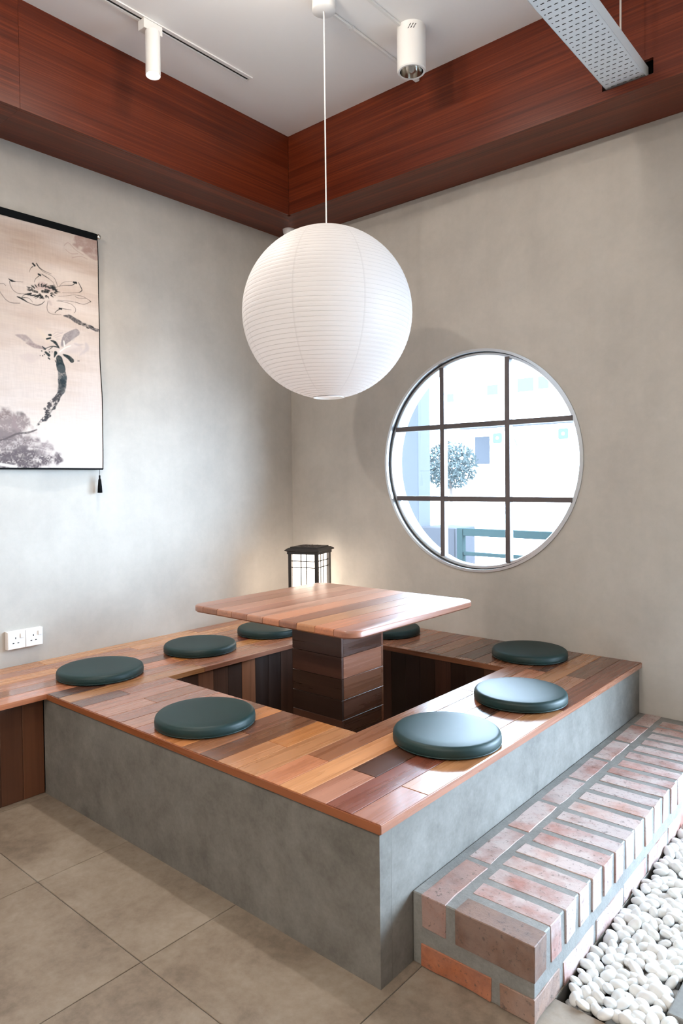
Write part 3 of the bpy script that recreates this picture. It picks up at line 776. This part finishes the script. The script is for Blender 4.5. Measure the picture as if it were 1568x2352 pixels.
# cable tray
tx0, tx1, tz, ty0 = 2.270, 2.434, 3.009, -3.6
ct = empty('cable_tray', ((tx0+tx1)/2, -1.5, tz)); tag(ct, 'perforated white metal cable tray hung below the ceiling at upper right', 'cable tray')
mb = MB(); row = .0318; col = .0252; ncol = 6; xm0 = tx0+(tx1-tx0-ncol*col)/2; j = 0; y = -SW+.05
while y-row > ty0:
    off = 0 if j % 2 == 0 else col/2
    xl = xm0+off-(col/2 if off else 0); cells = []
    if off:
        cells = [(xm0, xm0+col/2, 0)] + [(xm0+col/2+i*col, xm0+col/2+(i+1)*col, 1) for i in range(ncol-1)] + [(xm0+ncol*col-col/2, xm0+ncol*col, 0)]
    else: cells = [(xm0+i*col, xm0+(i+1)*col, 1) for i in range(ncol)]
    ya, yb = y-row, y
    mb.add([(tx0, ya, tz), (xm0, ya, tz), (xm0, yb, tz), (tx0, yb, tz)], [(0, 1, 2, 3)])
    mb.add([(xm0+ncol*col, ya, tz), (tx1, ya, tz), (tx1, yb, tz), (xm0+ncol*col, yb, tz)], [(0, 1, 2, 3)])
    for a, b, full in cells:
        cx, cy = (a+b)/2, (ya+yb)/2; sx, sy = (.0075 if full else .0030), .0024
        o4 = [(a, ya), (b, ya), (b, yb), (a, yb)]; c_ = .0018
        i8 = [(cx-sx+c_, cy-sy), (cx+sx-c_, cy-sy), (cx+sx, cy-sy+.0012), (cx+sx, cy+sy-.0012), (cx+sx-c_, cy+sy), (cx-sx+c_, cy+sy), (cx-sx, cy+sy-.0012), (cx-sx, cy-sy+.0012)]
        vs = [(p[0], p[1], tz) for p in o4+i8]
        mb.add(vs, [(0, 1, 5, 4), (1, 6, 5), (1, 2, 7, 6), (2, 8, 7), (2, 3, 9, 8), (3, 10, 9), (3, 0, 11, 10), (0, 4, 11)])
    y = ya; j += 1
o = mb.build('perforated_base', M['tray'], ct, recalc=False)
for x in (tx0, tx1): 
    sd = MB().box(x-.0008, x+.0008, ty0, -SW+.05, tz, tz+.050); xi = x+.006*(1 if x == tx0 else -1)
    sd.box(min(x, xi), max(x, xi), ty0, -SW+.05, tz+.0495, tz+.0505); sd.build('side_flange', M['tray'], ct)
cb = MB()
for k, (xx, rr) in enumerate([(2.282+.0200*q, .0098) for q in range(8)]):
    cb.tube([(xx+.0006*math.sin(3*t+k), -3.55+t*(3.52-SW-.02)/1.0, tz+.013) for t in np.linspace(0, 1, 14)], rr, 8)
cb.build('cables', plain('dark_cable', (.02, .02, .022), .6), ct)
for yy in (-.585, -1.20):
    MB().tube([(2.424, yy, tz+.004), (2.424, yy, ZC)], .0042, 8).build('hanger_rod', M['rod'], ct)

# corner sensor under the soffit
sc = empty('corner_camera', (.150, -.152, ZS)); tag(sc, 'small white dome camera under the bulkhead in the room corner', 'camera')
o = MB().lathe([(.040, 0), (.038, -.020), (.030, -.042), (.020, -.050), (.001, -.051)], 32, 'z', (.150, -.152, ZS-.0005), cap0=True).build('mount', M['white_plastic'], sc); auto_smooth(o, 50)
o = MB().lathe([(.033*math.sin(a), -.078-.033*math.cos(a)) for a in np.linspace(.01, PI-.2, 14)], 28, 'z', (.150, -.152, ZS)).build('ball', M['white_plastic'], sc, smooth=True)
MB().tube([(.163, -.170, ZS-.066), (.171, -.182, ZS-.064)], .013, 16).build('eye', M['black'], sc)

# ------------------------------------------------------------------ wall sockets
def socket(y0, lab):
    r = empty('wall_socket', (0, y0+.043, .5675)); zc = .5675; hw = .043
    tag(r, lab, 'socket', 'pair of sockets on the scroll wall')
    MB().prism([(y0, zc-hw), (y0+2*hw-.0008, zc-hw), (y0+2*hw-.0008, zc+hw), (y0, zc+hw)], 0.0003, .028, 'x', inset=.003).build('faceplate', M['white_plastic'], r)
    sw = MB().prism([(y0+.060, zc+.008), (y0+.076, zc+.008), (y0+.076, zc+.030), (y0+.060, zc+.030)], .028, .033, 'x', inset=.0015).build('switch', M['white_plastic'], r)
    for a, b, w, h in ((.038, .010, .0022, .0042), (.027, -.014, .0042, .0022), (.050, -.014, .0042, .0022)):
        box('pin_hole', (.0279, .0283, y0+a-w, y0+a+w, zc+b-h, zc+b+h), M['black'], r)
socket(-1.960, 'white switched wall socket on the left of the pair'); socket(-1.8735, 'white switched wall socket on the right of the pair')
# ------------------------------------------------------------------ hanging scroll with an ink lotus
def hit_x(u, v, x0):            # where the sight line of a photo pixel meets the plane x = x0
    d = fw + rt2*((u-784)/FPX) - up2*((v-1176-SHY)/FPX); t = (x0-CAM.x)/d.x; p = CAM+d*t; return p.y, p.z
SXP = .026
SY0, SY1, SZ0, SZ1 = -2.36, -1.4495, 1.3935, 2.592
def vnoise(shape, cells, seed):
    r = np.random.default_rng(seed); g = r.random((cells[0]+2, cells[1]+2))
    a = np.linspace(0, cells[0], shape[0])[:, None]; b = np.linspace(0, cells[1], shape[1])[None, :]
    i = a.astype(int); j = b.astype(int); fa = a-i; fb = b-j; fa = fa*fa*(3-2*fa); fb = fb*fb*(3-2*fb)
    return (g[i, j]*(1-fa)*(1-fb)+g[i+1, j]*fa*(1-fb)+g[i, j+1]*(1-fa)*fb+g[i+1, j+1]*fa*fb)
GS = .0021
ny, nz = int((SY1-SY0)/GS), int((SZ1-SZ0)/GS)
Yg = np.linspace(SY0, SY1, ny)[:, None]*np.ones((1, nz)); Zg = np.ones((ny, 1))*np.linspace(SZ0, SZ1, nz)[None, :]
col = np.ones((ny, nz, 3))*np.array([.585, .515, .475])
n_big = vnoise((ny, nz), (5, 16), 1); n_str = vnoise((ny, nz), (7, 90), 2); n_f = vnoise((ny, nz), (160, 220), 3); n_m = vnoise((ny, nz), (40, 60), 4)
weave = vnoise((ny, nz), (ny//2, 30), 5)*.5+vnoise((ny, nz), (30, nz//2), 6)*.5
hh = (Zg-SZ0)/(SZ1-SZ0)
aged_shade = np.clip(.95*(hh-.50)+.75*(n_big-.45)+.25*(n_str-.5), 0, .8)  # tan towards the top: old cloth plus shading put into the colour
col = col*(1-aged_shade[..., None]) + aged_shade[..., None]*np.array([.42, .315, .25])
col *= (.93+.14*weave)[..., None]
st_ = np.clip((vnoise((ny, nz), (3, 22), 9)-.58)*2.2, 0, .30)[..., None]; col = col*(1-st_)+st_*np.array([.62, .54, .47])
def stroke(pts, ws, ink=(.02, .024, .026), op=1.0, soft=.0016, dry=0.0, S=8, seed=0, rough=.0):
    if S == 8: P = [(x/6.533, 580+y/6.533) for x, y in pts]; k = 1/6.533
    else: P = [(x/3.2225, 450+y/3.2225) for x, y in pts]; k = 1/3.2225
    W = [w*k*.00232/2*1.0 for w in (ws if isinstance(ws, (list, tuple)) else [ws]*len(pts))]
    Q = [hit_x(u, v, SXP) for u, v in P]
    # smooth with Catmull-Rom
    if len(Q) > 2:
        q2 = []; w2 = []
        for i in range(len(Q)-1):
            p0, p1, p2, p3 = [np.array(Q[max(0, min(len(Q)-1, j))]) for j in (i-1, i, i+1, i+2)]
            for t in np.linspace(0, 1, 5)[:-1]:
                q2.append(.5*((2*p1)+(p2-p0)*t+(2*p0-5*p1+4*p2-p3)*t*t+(3*p1-p0-3*p2+p3)*t**3)); w2.append(W[i]*(1-t)+W[i+1]*t)
        q2.append(np.array(Q[-1])); w2.append(W[-1]); Q, W = q2, w2
    if len(Q) == 1: Q = [Q[0], (Q[0][0]+1e-4, Q[0][1])]; W = [W[0], W[0]]
    mw = max(W)+soft*2+.004
    ylo, yhi = min(q[0] for q in Q)-mw, max(q[0] for q in Q)+mw; zlo, zhi = min(q[1] for q in Q)-mw, max(q[1] for q in Q)+mw
    i0, i1 = max(0, int((ylo-SY0)/GS)), min(ny, int((yhi-SY0)/GS)+2); j0, j1 = max(0, int((zlo-SZ0)/GS)), min(nz, int((zhi-SZ0)/GS)+2)
    if i1 <= i0 or j1 <= j0: return
    yy, zz = Yg[i0:i1, j0:j1], Zg[i0:i1, j0:j1]; best = np.full(yy.shape, 1e9)
    for (a, b), (c, d), w0, w1 in zip(Q[:-1], Q[1:], W[:-1], W[1:]):
        dx, dz = c-a, d-b; L2 = dx*dx+dz*dz+1e-12
        t = np.clip(((yy-a)*dx+(zz-b)*dz)/L2, 0, 1)
        best = np.minimum(best, np.hypot(yy-a-t*dx, zz-b-t*dz)-(w0*(1-t)+w1*t))
    if rough: best = best+rough*(n_m[i0:i1, j0:j1]-.5)
    al = np.clip(.5-best/soft, 0, 1)*min(1., op*1.3)
    if dry: al = al*np.clip(1-dry*2.2*np.clip(n_f[i0:i1, j0:j1]*.6+n_m[i0:i1, j0:j1]*.5-.42, 0, 1), 0, 1)
    col[i0:i1, j0:j1] = col[i0:i1, j0:j1]*(1-al[..., None])+al[..., None]*np.array(ink)
K = (.018, .022, .024); GR = (.22, .20, .205); LG = (.46, .41, .39); BR = (.33, .22, .195)
# washes first
stroke([(560, 330), (640, 350), (712, 370)], [40, 130, 150], BR, .62, .010, .35, 3, rough=.03)
stroke([(620, 400), (712, 440)], [20, 80], BR, .5, .008, .4, 3, rough=.02)
for a in ([(480, 370), (510, 350), (560, 400), (620, 440)], [(490, 400), (530, 430), (580, 430)], [(540, 460), (600, 450), (650, 470)]): stroke(a, 5, BR, .45, .003, 0, 3)
stroke([(560, 540), (640, 500), (760, 560)], [60, 110, 60], (.42, .31, .29), .55, .010, .3)
# bottom leaves
stroke([(-260, 1640), (-60, 1670), (120, 1690)], [60, 210, 150], (.20, .155, .150), .75, .03, .55, 3, rough=.03)
stroke([(60, 1720), (170, 1660), (215, 1690)], [120, 80, 40], (.24, .195, .19), .75, .02, .6, 3, rough=.03)
stroke([(-300, 1900), (-60, 1850), (130, 1830), (260, 1820)], [150, 200, 170, 60], (.19, .155, .155), .75, .03, .5, 3, rough=.03)
stroke([(-300, 1960), (40, 1950), (250, 1950), (420, 1945)], [120, 130, 110, 60], (.11, .09, .095), .8, .02, .7, 3, rough=.04)
stroke([(250, 1830), (330, 1860), (370, 1900), (300, 1900)], [20, 60, 60, 40], (.24, .20, .20), .7, .02, .5, 3, rough=.03)
for i in range(26):
    y_ = 1790+i*8+random.uniform(-6, 6); x_ = random.uniform(-250, 120); stroke([(x_, y_), (x_+random.uniform(80, 260), y_+random.uniform(-14, 14))], random.uniform(4, 14), (.13, .11, .115), .35, .006, .6, 3)
stroke([(0, 1985), (60, 1995), (120, 2005)], 16, (.80, .72, .66), .7, .006, .2, 3)
stroke([(135, 1610), (160, 1610)], 26, (.14, .12, .12), .6, .01, .3, 3)
stroke([(105, 1640), (110, 1700), (130, 1730)], 26, (.26, .2, .2), .5, .012, .3, 3)
stroke([(-200, 1790), (0, 1808), (120, 1762), (205, 1752), (270, 1730)], [10, 10, 12, 14, 8], (.10, .085, .085), .8, .004, .2, 3)
# first lotus (outline)
S1 = [([(560, 170), (600, 230), (680, 285), (780, 325)], [16, 13, 8, 4]), ([(570, 190), (610, 250), (670, 300), (770, 345)], [12, 5, 5, 3]), ([(770, 345), (830, 400), (860, 480), (870, 520)], [3, 6, 6, 5]),
 ([(505, 170), (530, 200)], [26, 30]), ([(505, 215), (472, 240), (445, 300)], [12, 6, 3]), ([(585, 330), (612, 345)], [26, 28]), ([(590, 358), (540, 400), (520, 450)], [9, 6, 5]),
 ([(635, 330), (700, 370), (750, 405)], [9, 12, 6]), ([(750, 405), (800, 450), (820, 500)], 4), ([(135, 400), (180, 430), (240, 442)], [8, 30, 6]), ([(240, 442), (350, 450)], 4),
 ([(150, 440), (160, 500), (200, 570), (270, 618), (350, 627)], [10, 6, 6, 6, 4]), ([(0, 475), (60, 475), (90, 505)], 5), ([(0, 590), (40, 650), (100, 720), (180, 760), (300, 765)], 6),
 ([(260, 668), (330, 700), (420, 755)], [14, 26, 10]), ([(420, 755), (540, 795), (620, 780), (670, 735)], [8, 9, 10, 6]), ([(330, 668), (380, 640), (460, 640), (560, 670), (640, 700)], 6), ([(330, 682), (430, 690), (490, 750)], [10, 6, 4]),
 ([(720, 740), (705, 830), (730, 900), (800, 930), (920, 938)], [6, 6, 6, 4, 3]), ([(850, 730), (960, 745), (1070, 780), (1130, 840), (1130, 890), (1110, 910)], [4, 5, 5, 6, 6, 3]),
 ([(890, 843), (920, 852)], [24, 26]), ([(890, 858), (850, 880), (825, 910)], [12, 8, 8]), ([(920, 838), (980, 853), (1070, 865)], [6, 8, 4]),
 ([(880, 660), (1000, 655), (1110, 640), (1240, 660), (1330, 710), (1365, 740)], [3, 3, 4, 5, 5, 14]), ([(1365, 740), (1300, 770), (1240, 780), (1130, 745)], 5), ([(870, 720), (1000, 730), (1100, 740), (1200, 770)], 4), ([(1130, 660), (1180, 685), (1300, 690)], 5),
 ([(880, 512), (960, 500), (1080, 495), (1130, 468)], [4, 6, 10, 10]), ([(1110, 448), (1150, 458)], [22, 36]), ([(1090, 440), (960, 450), (900, 510)], 3), ([(1185, 450), (1220, 520), (1237, 570), (1195, 602)], [8, 14, 14, 6]), ([(1195, 602), (1080, 610), (940, 605)], [5, 4, 3])]
for p_, w_ in S1: stroke(p_, w_, K, .92, .0026)
stroke([(740, 740), (760, 780)], 40, (.35, .28, .27), .4, .01)
rr = random.Random(3)
for i in range(92):
    a = rr.uniform(0, 2*PI); f0 = rr.uniform(.62, .95); f1 = f0+rr.uniform(.12, .34); cx_, cy_ = 625, 585
    if -2.4 < a < -.75 and rr.random() < .45: continue
    p0 = (cx_+230*f0*math.cos(a), cy_+105*f0*math.sin(a)); p1 = (cx_+230*f1*math.cos(a+.08), cy_+105*f1*math.sin(a+.08))
    stroke([p0, p1], [rr.uniform(8, 20), 4], K, .92, .0026)
for q_ in ([(640, 590), (720, 600)], [(500, 580), (560, 600)], [(820, 540), (850, 580)], [(600, 640), (650, 690)], [(690, 570), (740, 580)]): stroke(q_, [40, 30], K, .85, .004, .3)
# branch
stroke([(950, 955), (1030, 962), (1160, 1040), (1300, 1100), (1480, 1178)], [10, 52, 62, 54, 44], (.09, .085, .09), .9, .003, .45, rough=.005)
for q_ in ((1180, 1075), (1250, 1075), (1370, 1115), (1300, 1130)): stroke([q_, (q_[0]+25, q_[1]+8)], 16, K, .9, .003)
# second lotus (wash)
stroke([(560, 1140), (640, 1220), (720, 1330)], [20, 70, 60], (.62, .53, .44), .5, .012, .3)
stroke([(940, 1390), (1010, 1280), (1145, 1200)], [50, 125, 100], (.26, .235, .245), .85, .004, .25)
stroke([(1090, 1300), (1130, 1200)], [40, 60], (.36, .33, .34), .5, .012)
stroke([(245, 1240), (380, 1285), (500, 1370)], [14, 90, 40], (.33, .28, .275), .75, .006, .35)
stroke([(400, 1360), (520, 1400), (680, 1440)], [12, 62, 24], (.27, .22, .22), .75, .006, .35)
stroke([(320, 1560), (450, 1585), (620, 1560)], [50, 135, 16], (.52, .45, .43), .65, .012, .4)
stroke([(890, 1500), (1000, 1440), (1150, 1390)], [60, 90, 70], (.60, .54, .52), .6, .012, .2)
stroke([(1000, 1490), (1130, 1470), (1210, 1450)], [50, 70, 60], (.50, .44, .43), .55, .012, .2)
stroke([(1290, 1380), (1300, 1450), (1190, 1540)], [50, 62, 14], (.46, .41, .41), .65, .01, .3)
stroke([(1120, 1370), (1180, 1390), (1240, 1380)], [16, 30, 14], (.40, .35, .36), .5, .01)
stroke([(960, 1330), (970, 1400)], [18, 22], (.78, .70, .65), .9, .004)
stroke([(900, 1490), (980, 1430), (1060, 1400)], 14, (.80, .72, .67), .8, .004)
for q_ in ([(800, 1230), (860, 1195), (930, 1215)], [(810, 1260), (870, 1230), (950, 1200)], [(830, 1280), (880, 1260), (920, 1250)], [(850, 1300), (900, 1300)]): stroke(q_, 9, (.42, .36, .36), .6, .004)
for p_, w_ in (([(765, 1322), (830, 1350), (890, 1432)], [10, 44, 16]), ([(660, 1455), (780, 1408), (880, 1425)], [8, 12, 20]), ([(640, 1410), (680, 1450)], [12, 26]), ([(730, 1465), (790, 1420)], [6, 12]), ([(740, 1238), (765, 1240)], [28, 32]), ([(705, 1298), (762, 1284)], [22, 24]),
    ([(690, 1500), (735, 1540)], [34, 44]), ([(838, 1505), (815, 1570)], [50, 14]), ([(955, 1535), (1030, 1575), (1075, 1620)], [26, 60, 70]), ([(730, 1585), (745, 1600)], [24, 20]), ([(630, 1478)], [20]), ([(605, 1547)], [12]), ([(642, 1550)], [18]), ([(668, 1530)], [18]), ([(745, 1493)], [20]), ([(785, 1492)], [10]), ([(1160, 1628), (1185, 1628)], [8, 12]), ([(830, 1625), (840, 1650)], [16, 10])):
    stroke(p_, w_, (.014, .026, .030), .95, .003, .1)
# stem
stroke([(438, 1205), (450, 1280)], [48, 66], (.020, .034, .040), .96, .003, .1, 3, rough=.006)
stroke([(452, 1280), (457, 1360), (452, 1430), (436, 1460)], [56, 66, 58, 30], (.055, .070, .078), .92, .003, .35, 3, rough=.005)
stroke([(455, 1380), (450, 1430)], [50, 44], (.02, .03, .036), .6, .01, .2, 3)
stroke([(436, 1460), (405, 1520), (360, 1590), (310, 1660), (275, 1700)], [40, 52, 44, 34, 10], (.045, .045, .05), .9, .004, 1.15, 3, rough=.02)
stroke([(445, 1450), (420, 1530), (370, 1600), (320, 1665)], [10, 12, 12, 10], (.05, .05, .055), .85, .004, .5, 3)
for i in range(24):
    t = rr.random(); stroke([(330+100*t+rr.uniform(-30, 10), 1620-150*t+rr.uniform(-25, 25))], [rr.uniform(8, 24)], (.06, .055, .06), .8, .003, .4, 3)
# build the cloth
sm = Mat('inked_linen'); va = sm.n('ShaderNodeVertexColor'); va.layer_name = 'ink'; sm.col(va.outputs[0]); sm.set(Roughness=.85, Specular_IOR_Level=.08)
wv = sm.noise(sm.coords((1, 900, 900)), 1.0, 2, .5); sm.bump(wv, .08, .0006)
scr = empty('hanging_scroll', (.02, (SY0+SY1)/2, SZ0)); tag(scr, 'linen wall scroll painted with ink lotus flowers, black ribbon edges', 'scroll')
wave = .0022*np.sin((Zg-SZ0)*16+Yg*3)+.0018*np.sin((Zg-SZ0)*7.3-Yg*7+1)+.006*np.clip((.16-(Zg-SZ0))/.16, 0, 1)**2*np.sin(Yg*14+.6)
bend = .004*np.sin((Zg-SZ0)*2.6)
Yw = Yg-.0085*(1-hh)*0.0+.013*(1-hh)*np.clip((Yg-SY0)/(SY1-SY0), 0, 1)-.006+0.003*np.sin(hh*9)*np.clip((Yg-SY1+.05)/.05, 0, 1)
Xw = SXP+wave+bend
verts = np.stack([Xw, Yw, Zg], -1).reshape(-1, 3)
idx = np.arange(ny*nz).reshape(ny, nz); quads = np.stack([idx[:-1, :-1], idx[1:, :-1], idx[1:, 1:], idx[:-1, 1:]], -1).reshape(-1, 4)
me = bpy.data.meshes.new('painted_cloth'); me.vertices.add(len(verts)); me.vertices.foreach_set('co', (verts-np.array(scr.location)).ravel())
me.loops.add(quads.size); me.loops.foreach_set('vertex_index', quads.ravel()); me.polygons.add(len(quads))
me.polygons.foreach_set('loop_start', np.arange(0, quads.size, 4)); me.polygons.foreach_set('use_smooth', np.ones(len(quads), bool)); me.update(calc_edges=True)
at = me.color_attributes.new('ink', 'FLOAT_COLOR', 'POINT'); at.data.foreach_set('color', np.concatenate([col.reshape(-1, 3), np.ones((ny*nz, 1))], 1).astype(np.float32).ravel())
me.materials.append(sm.m); co = bpy.data.objects.new('painted_cloth', me); C.objects.link(co); co.parent = scr
box('back_cloth', (.0145, .0165, SY0+.01, SY1-.01, SZ0+.01, SZ1), plain('linen_back', (.6, .53, .47), .9), scr)
box('hanging_rod', (SXP-.008, SXP+.010, SY0-.004, SY1-.006, 2.588, 2.622), M['black_cloth'], scr, bevel=.004, seg=2)
MB().tube([tuple(verts[idx[-1, j]]+np.array([.001, .001, 0])) for j in range(0, nz, 6)]+[tuple(verts[idx[-1, nz-1]])], .0022, 6).build('edge_ribbon', M['black_cloth'], scr)
MB().tube([tuple(verts[idx[i, 0]]+np.array([.001, 0, -.001])) for i in range(0, ny, 6)]+[tuple(verts[idx[ny-1, 0]])], [.0045]*(len(range(0, ny, 6))+1), 6).build('bottom_ribbon', M['black_cloth'], scr)
kn = MB().lathe([(.001, .016), (.012, .014), (.015, .006), (.015, 0), (.010, -.004), (.001, -.005)], 20, 'y', (SXP+.002, -1.4525, 2.609)).build('finial', M['silver'], scr, smooth=True)
nail = MB().lathe([(.016, .0005), (.016, .004), (.001, .006)], 20, 'x', (0, -1.441, 2.618)).build('wall_hook', M['rod'], scr, smooth=True)
tm = MB().lathe([(.001, -.026), (.0042, -.028), (.0042, -.038), (.0038, -.042), (.0075, -.052), (.0105, -.085), (.0125, -.119), (.001, -.120)], 20, 'z', (SXP, -1.4635, 1.386)).build('tassel', M['black_cloth'], scr, smooth=True)
MB().tube([(SXP, -1.4635, 1.388), (SXP, -1.4635, 1.356)], .0011, 6).build('string', M['black_cloth'], tm)

# ------------------------------------------------------------------ outdoors: things seen through the round window
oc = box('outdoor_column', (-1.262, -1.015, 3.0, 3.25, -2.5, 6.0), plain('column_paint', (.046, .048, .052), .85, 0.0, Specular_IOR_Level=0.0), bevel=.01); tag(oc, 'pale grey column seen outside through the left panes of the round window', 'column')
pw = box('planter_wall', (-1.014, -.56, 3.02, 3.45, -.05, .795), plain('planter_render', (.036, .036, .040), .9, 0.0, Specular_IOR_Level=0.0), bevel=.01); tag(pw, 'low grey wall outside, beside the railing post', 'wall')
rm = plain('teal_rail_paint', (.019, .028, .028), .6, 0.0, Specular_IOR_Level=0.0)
rl = empty('outdoor_railing', (.6, 3.0, -.05)); tag(rl, 'teal green railing seen outside through the bottom panes', 'railing')
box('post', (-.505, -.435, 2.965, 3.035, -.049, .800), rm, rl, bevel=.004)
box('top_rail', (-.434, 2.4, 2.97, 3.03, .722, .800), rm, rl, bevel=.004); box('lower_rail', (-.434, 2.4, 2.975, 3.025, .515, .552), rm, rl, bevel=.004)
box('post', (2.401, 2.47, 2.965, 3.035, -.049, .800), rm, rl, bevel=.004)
fm = plain('white_facade', (.82, .82, .82), .85, 0.0, Specular_IOR_Level=0.0)
fb = empty('white_building', (-12, 25, -2.5)); tag(fb, 'overexposed white building across the street behind the round window', 'building')
box('facade', (-40, 14, 25, 26, -2.499, 6.2), fm, fb)
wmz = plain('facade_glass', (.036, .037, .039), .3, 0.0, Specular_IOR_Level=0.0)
for x0, x1, z0, z1 in ((-12.35, -11.7, 5.05, 5.6), (-10.85, -10.0, 5.05, 5.75), (-9.9, -9.3, 5.1, 5.75), (-14.6, -14.0, 4.9, 5.4)):
    f = box('window', (x0, x1, 24.97, 25.0, z0, z1), plain('facade_frame', (.5, .5, .5), .6, 0.0, Specular_IOR_Level=0.0), fb); box('pane', (x0+.06, x1-.06, 24.95, 24.968, z0+.06, z1-.06), wmz, f)
box('ledge', (-13.6, -4, 24.7, 24.999, 3.62, 3.70), plain('ledge_paint', (.03, .03, .032), .8, 0.0, Specular_IOR_Level=0.0), fb)
box('shutter', (-12.95, -12.2, 24.97, 24.999, 2.0, 3.25), plain('shutter_paint', (.022, .023, .026), .7, 0.0, Specular_IOR_Level=0.0), fb)
for i, (x, z) in enumerate(((-11.54, 3.115), (-8.527, 3.153))):
    ac = empty('air_conditioner', (x, 24.6, z-.30)); tag(ac, ['outdoor air conditioner fan unit near the middle window bar, on the white building', 'outdoor air conditioner fan unit at the far right pane, on the white building'][i], 'air conditioner', 'air conditioners on the white building')
    box('casing', (x-.30, x+.46, 24.5, 24.96, z-.30, z+.30), fm, ac, bevel=.02)
    g_ = MB().prism([(x-.22, z-.17), (x-.17, z-.22), (x+.17, z-.22), (x+.22, z-.17), (x+.22, z+.17), (x+.17, z+.22), (x-.17, z+.22), (x-.22, z+.17)], 24.4995, 24.48, 'y').build('fan_grille', plain('grille_dark', (.030, .036, .038), .6, 0.0, Specular_IOR_Level=0.0), ac)
    MB().lathe([(.001, 24.465), (.06, 24.468), (.07, 24.4795)], 20, 'y', (x, 0, z)).build('hub', fm, g_)
    MB().tube([(x+.47, 24.7, z-.1), (x+.65, 24.8, z-.05), (x+.75, 24.9, z-.35)], .03, 6).build('pipe', plain('pipe_grey', (.05, .05, .05), .7, 0.0, Specular_IOR_Level=0.0), ac)
# tree in the street
tre = empty('street_tree', (-7.4, 14, -2.5)); tag(tre, 'small leafy tree outside seen through the middle panes', 'tree')
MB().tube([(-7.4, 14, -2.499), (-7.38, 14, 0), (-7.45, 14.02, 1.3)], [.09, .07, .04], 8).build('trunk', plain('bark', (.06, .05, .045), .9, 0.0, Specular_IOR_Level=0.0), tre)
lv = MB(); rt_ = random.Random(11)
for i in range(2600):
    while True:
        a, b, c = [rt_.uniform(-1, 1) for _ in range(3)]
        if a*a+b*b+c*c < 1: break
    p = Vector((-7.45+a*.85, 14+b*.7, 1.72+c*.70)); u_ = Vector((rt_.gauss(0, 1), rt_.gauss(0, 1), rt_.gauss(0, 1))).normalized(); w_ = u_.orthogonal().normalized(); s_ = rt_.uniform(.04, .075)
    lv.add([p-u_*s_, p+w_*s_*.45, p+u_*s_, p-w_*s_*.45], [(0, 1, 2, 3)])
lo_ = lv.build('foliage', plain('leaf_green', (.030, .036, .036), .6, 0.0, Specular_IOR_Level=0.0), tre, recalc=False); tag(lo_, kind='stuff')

# ------------------------------------------------------------------ unseen ceiling lamps; those above and behind the viewer are added warm fill
def ceiling_lamp(x, y, energy, lab):
    r = empty('ceiling_lamp', (x, y, ZC)); tag(r, lab, 'ceiling lamp', 'opal ceiling lamps of the room')
    o = MB().lathe([(.17, 0), (.17, -.03), (.16, -.035)], 40, 'z', (x, y, ZC), cap0=True).build('base', M['white_metal'], r); auto_smooth(o)
    MB().lathe([(.158, -.034), (.13, -.06), (.07, -.075), (.001, -.08)], 40, 'z', (x, y, ZC)).build('diffuser', M['opal'], r, smooth=True)
    ld = bpy.data.lights.new('lamp_light', 'POINT'); ld.energy = energy; ld.color = (1, .90, .79); ld.shadow_soft_size = .06
    lo = bpy.data.objects.new('lamp_light', ld); C.objects.link(lo); lo.parent = r; lo.location = (0, 0, -.14)
M['opal'] = emit('lit_opal_glass', (1, .86, .70), 5.0)
ceiling_lamp(1.47, -1.62, 14, 'opal ceiling lamp above the front of the platform')
ceiling_lamp(3.9, -2.7, 10, 'added unseen fill lamp above the viewer')
ceiling_lamp(2.2, -4.9, 175, 'added unseen fill lamp behind the viewer on the left')
ceiling_lamp(5.0, -5.2, 160, 'added unseen fill lamp behind the viewer on the right')
